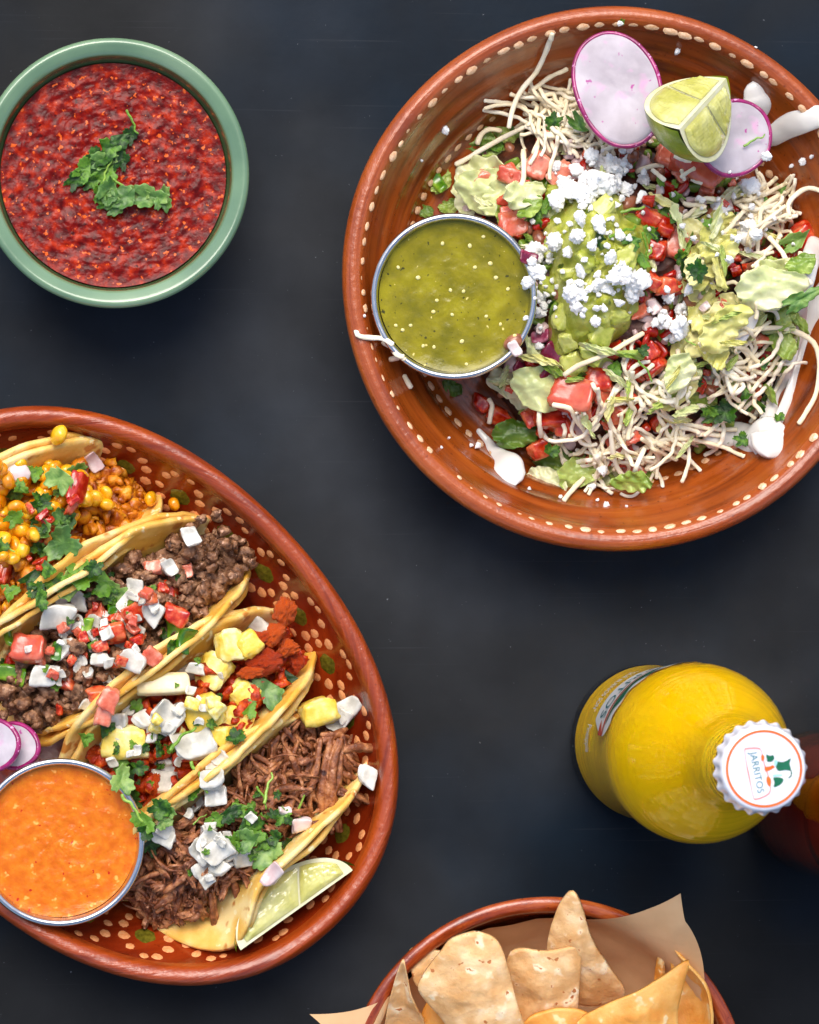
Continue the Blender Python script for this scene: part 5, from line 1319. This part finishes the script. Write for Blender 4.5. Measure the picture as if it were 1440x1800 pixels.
# ---- pineapple pork taco
refresh()
for x, y, s, a in [(330, 1178, 50, 30), (346, 1172, 40, -10), (286, 1252, 62, -40), (232, 1246, 50, 30), (216, 1266, 44, 10), (350, 1260, 32, -10), (342, 1318, 76, 22), (300, 1342, 40, -70), (298, 1382, 58, -5), (180, 1310, 32, 70), (212, 1290, 36, 30), (372, 1345, 30, 0), (460, 1108, 50, -40), (388, 1330, 30, 40), (255, 1270, 50, 30)]:
    item('onion', 'p', x, y, s, a, lift=.8)
for x, y, s, a in [(400, 1136, 54, 10), (430, 1140, 46, 40), (385, 1184, 62, -20), (370, 1240, 62, 20), (418, 1216, 52, -30), (405, 1268, 56, 60), (228, 1303, 74, 8), (365, 1160, 44, 0), (392, 1290, 44, 0), (205, 1325, 34, 0)]:
    item('pineapple', 'p', x, y, s, a, lift=.75, flat=.8)
item('jicama', 'p', 285, 1208, 92, 2, lift=1.2, tilt=.05)
refresh()
for x, y, s, a in [(515, 1196, 60, 20), (435, 1250, 40, 60), (415, 1302, 46, 50), (186, 1282, 44, 20), (152, 1296, 40, 20), (205, 1345, 50, 30), (222, 1362, 56, 70), (275, 1320, 36, 0), (278, 1417, 54, -30), (242, 1240, 34, 60), (338, 1395, 40, 40), (235, 1400, 56, -60), (256, 1440, 60, -60), (262, 1480, 56, 80), (245, 1350, 40, 0), (350, 1165, 24, 0), (252, 1460, 50, 30), (388, 1225, 20, 0)]:
    item('cilantro', 'p', x, y, s, a, lift=1.3)
for x, y, s, a in [(465, 1222, 74, 70), (208, 1375, 50, 80), (290, 1418, 40, -30)]: item('cilantro_pale', 'p', x, y, s, a, lift=1.4, tilt=.2)
for x, y, s, a in [(312, 1300, 66, 42), (345, 1368, 62, -60), (450, 1195, 30, 60), (235, 1420, 60, -50)]: item('stem', 'p', x, y, s, a, lift=1.3)
# ---- shredded beef taco
for x, y, s, a in [(377, 1372, 48, 5), (375, 1400, 48, 5), (352, 1412, 40, 40), (280, 1455, 56, -30), (428, 1506, 46, 10), (605, 1248, 54, 30), (598, 1268, 46, 60), (641, 1366, 50, -25), (288, 1470, 44, -20), (362, 1545, 30, 40)]: item('onion', 's', x, y, s, a, lift=.9)
item('pineapple', 's', 548, 1256, 58, 20, lift=.9)
refresh()
for x, y, s, a in [(366, 1475, 52, 60), (385, 1490, 56, 40), (352, 1500, 46, -40), (375, 1515, 54, 10), (398, 1500, 50, -40), (356, 1530, 50, 10), (392, 1528, 44, 50), (372, 1460, 40, 80), (405, 1480, 34, 20)]: item('onion', 's', x, y, s, a, lift=1.0)
for x, y, s, a in [(480, 1530, 48, 50), (524, 1448, 44, 10), (500, 1430, 30, 0)]: item('onion_pink', 's', x, y, s, a, lift=.9)
for x, y, s, a in [(430, 1440, 70, -20), (400, 1432, 54, 20), (450, 1455, 60, -30), (495, 1438, 46, 30), (505, 1480, 46, -30), (412, 1472, 56, -60), (445, 1472, 50, 5), (380, 1440, 44, 30), (420, 1420, 44, 40), (485, 1470, 44, -20), (460, 1480, 40, 10)]: item('cilantro', 's', x, y, s, a, lift=1.4)
for x, y, s, a in [(468, 1502, 60, 20), (440, 1478, 50, 0), (285, 1445, 30, 0)]: item('cilantro_pale', 's', x, y, s, a, lift=1.6)
for x, y, s, a in [(472, 1388, 56, 75), (533, 1420, 52, 85), (458, 1400, 44, -60), (350, 1440, 30, 40)]: item('stem', 's', x, y, s, a, lift=1.2)
# ---- cilantro on the red salsa
for x, y, s, a in [(150, 300, 60, 50), (170, 282, 62, 40), (192, 262, 64, 30), (188, 312, 60, 70), (132, 316, 48, 45), (212, 282, 46, 80), (212, 246, 50, 60), (178, 340, 44, 80), (228, 240, 40, 70), (185, 360, 40, 10), (160, 320, 40, 20)]: item('cilantro', 'r', x, y, s*1.12, a, lift=.9, tilt=.2, sy=.85)
for x, y, s, a in [(196, 330, 54, 60), (225, 350, 60, 10), (262, 346, 60, -5), (205, 362, 46, 20), (178, 282, 46, 10), (286, 354, 44, 80), (240, 340, 46, 0), (208, 345, 40, 30)]: item('cilantro_pale', 'r', x, y, s*1.05, a, lift=1.1, tilt=.2, sy=.75)
for x, y, s, a in [(232, 216, 46, -65), (215, 330, 44, -40), (190, 300, 44, 70)]: item('stem', 'r', x, y, s, a, lift=1.2, tilt=.1)
# ---- seeds on the green salsa
seedm = [mk('tomatillo_seed', *lump(2, (.5, .42, .2), .06, 1.2, 900+i, 2), mat('tomatillo_seed', (226, 206, 120), (240, 224, 156), scale=3, rough=.3, sss=.3)) for i in range(1)]
for x, y in [(778, 428), (850, 416), (826, 432), (862, 463), (735, 488), (872, 488), (792, 510), (815, 512), (768, 528), (795, 553), (855, 556), (696, 572), (722, 572), (812, 600), (744, 608), (763, 610), (708, 580), (893, 508), (700, 470), (905, 590), (880, 570), (820, 640), (762, 548), (835, 470)]:
    l, n = hit(x, y); s = random.uniform(6.5, 9.5)/S(l.z)
    o = ob('tomatillo_seed', seedm[0], None, l+Vector((0, 0, s*.03)), qz(random.uniform(0, 360)), s)
    reg(o, 'seed', 'pale tomatillo seed', 'floating in the left half of the green salsa' if x < 800 else 'floating in the right half of the green salsa', x, 'tomatillo seeds')
def taco_bits(kind, pl, n, cx, cy, rx, ry, ang, smin, smax, desc, **k):
    an = math.radians(ang)
    for i in range(n):
        u, v_ = random.gauss(0, .5)*rx, random.gauss(0, .5)*ry
        x, y = cx+u*math.cos(an)+v_*math.sin(an), cy-u*math.sin(an)+v_*math.cos(an)
        if x < 0 or math.hypot(x-106, y-1481) < 165: continue
        item(kind, pl, x, y, random.uniform(smin, smax), desc=desc, **k)
refresh()
taco_bits('onion', 'b', 22, 180, 1120, 130, 60, 37, 16, 30, 'small white onion bit', lift=.8, tilt=.6)
taco_bits('tomato', 'b', 16, 190, 1120, 130, 60, 37, 16, 30, 'small red tomato bit', lift=.8, tilt=.6)
taco_bits('tomato_pink', 'b', 12, 180, 1130, 130, 60, 37, 16, 30, 'small pale tomato bit', lift=.8, tilt=.6)
taco_bits('cilantro', 'b', 20, 170, 1110, 150, 70, 37, 14, 30, 'small chopped herb leaf', lift=1.2, tilt=.5)
taco_bits('onion', 'p', 20, 310, 1270, 130, 50, 38, 16, 30, 'small white onion bit', lift=.8, tilt=.6)
taco_bits('cilantro', 'p', 20, 300, 1280, 150, 50, 38, 14, 30, 'small chopped herb leaf', lift=1.2, tilt=.5)
taco_bits('pineapple', 'p', 6, 340, 1240, 110, 40, 38, 18, 30, 'small pineapple bit', lift=.8, tilt=.6)
taco_bits('onion', 's', 10, 385, 1480, 70, 50, 40, 14, 26, 'small white onion bit', lift=.8, tilt=.6)
taco_bits('cilantro', 's', 16, 430, 1450, 90, 40, 40, 14, 30, 'small chopped herb leaf', lift=1.2, tilt=.5)
taco_bits('tomato', 'c', 10, 80, 920, 90, 60, 33, 16, 34, 'small red pepper bit', lift=.8, tilt=.6, sy=.6)
taco_bits('cilantro', 'c', 12, 70, 930, 80, 60, 33, 14, 30, 'small chopped herb leaf', lift=1.2, tilt=.5)
finish_labels()
update()
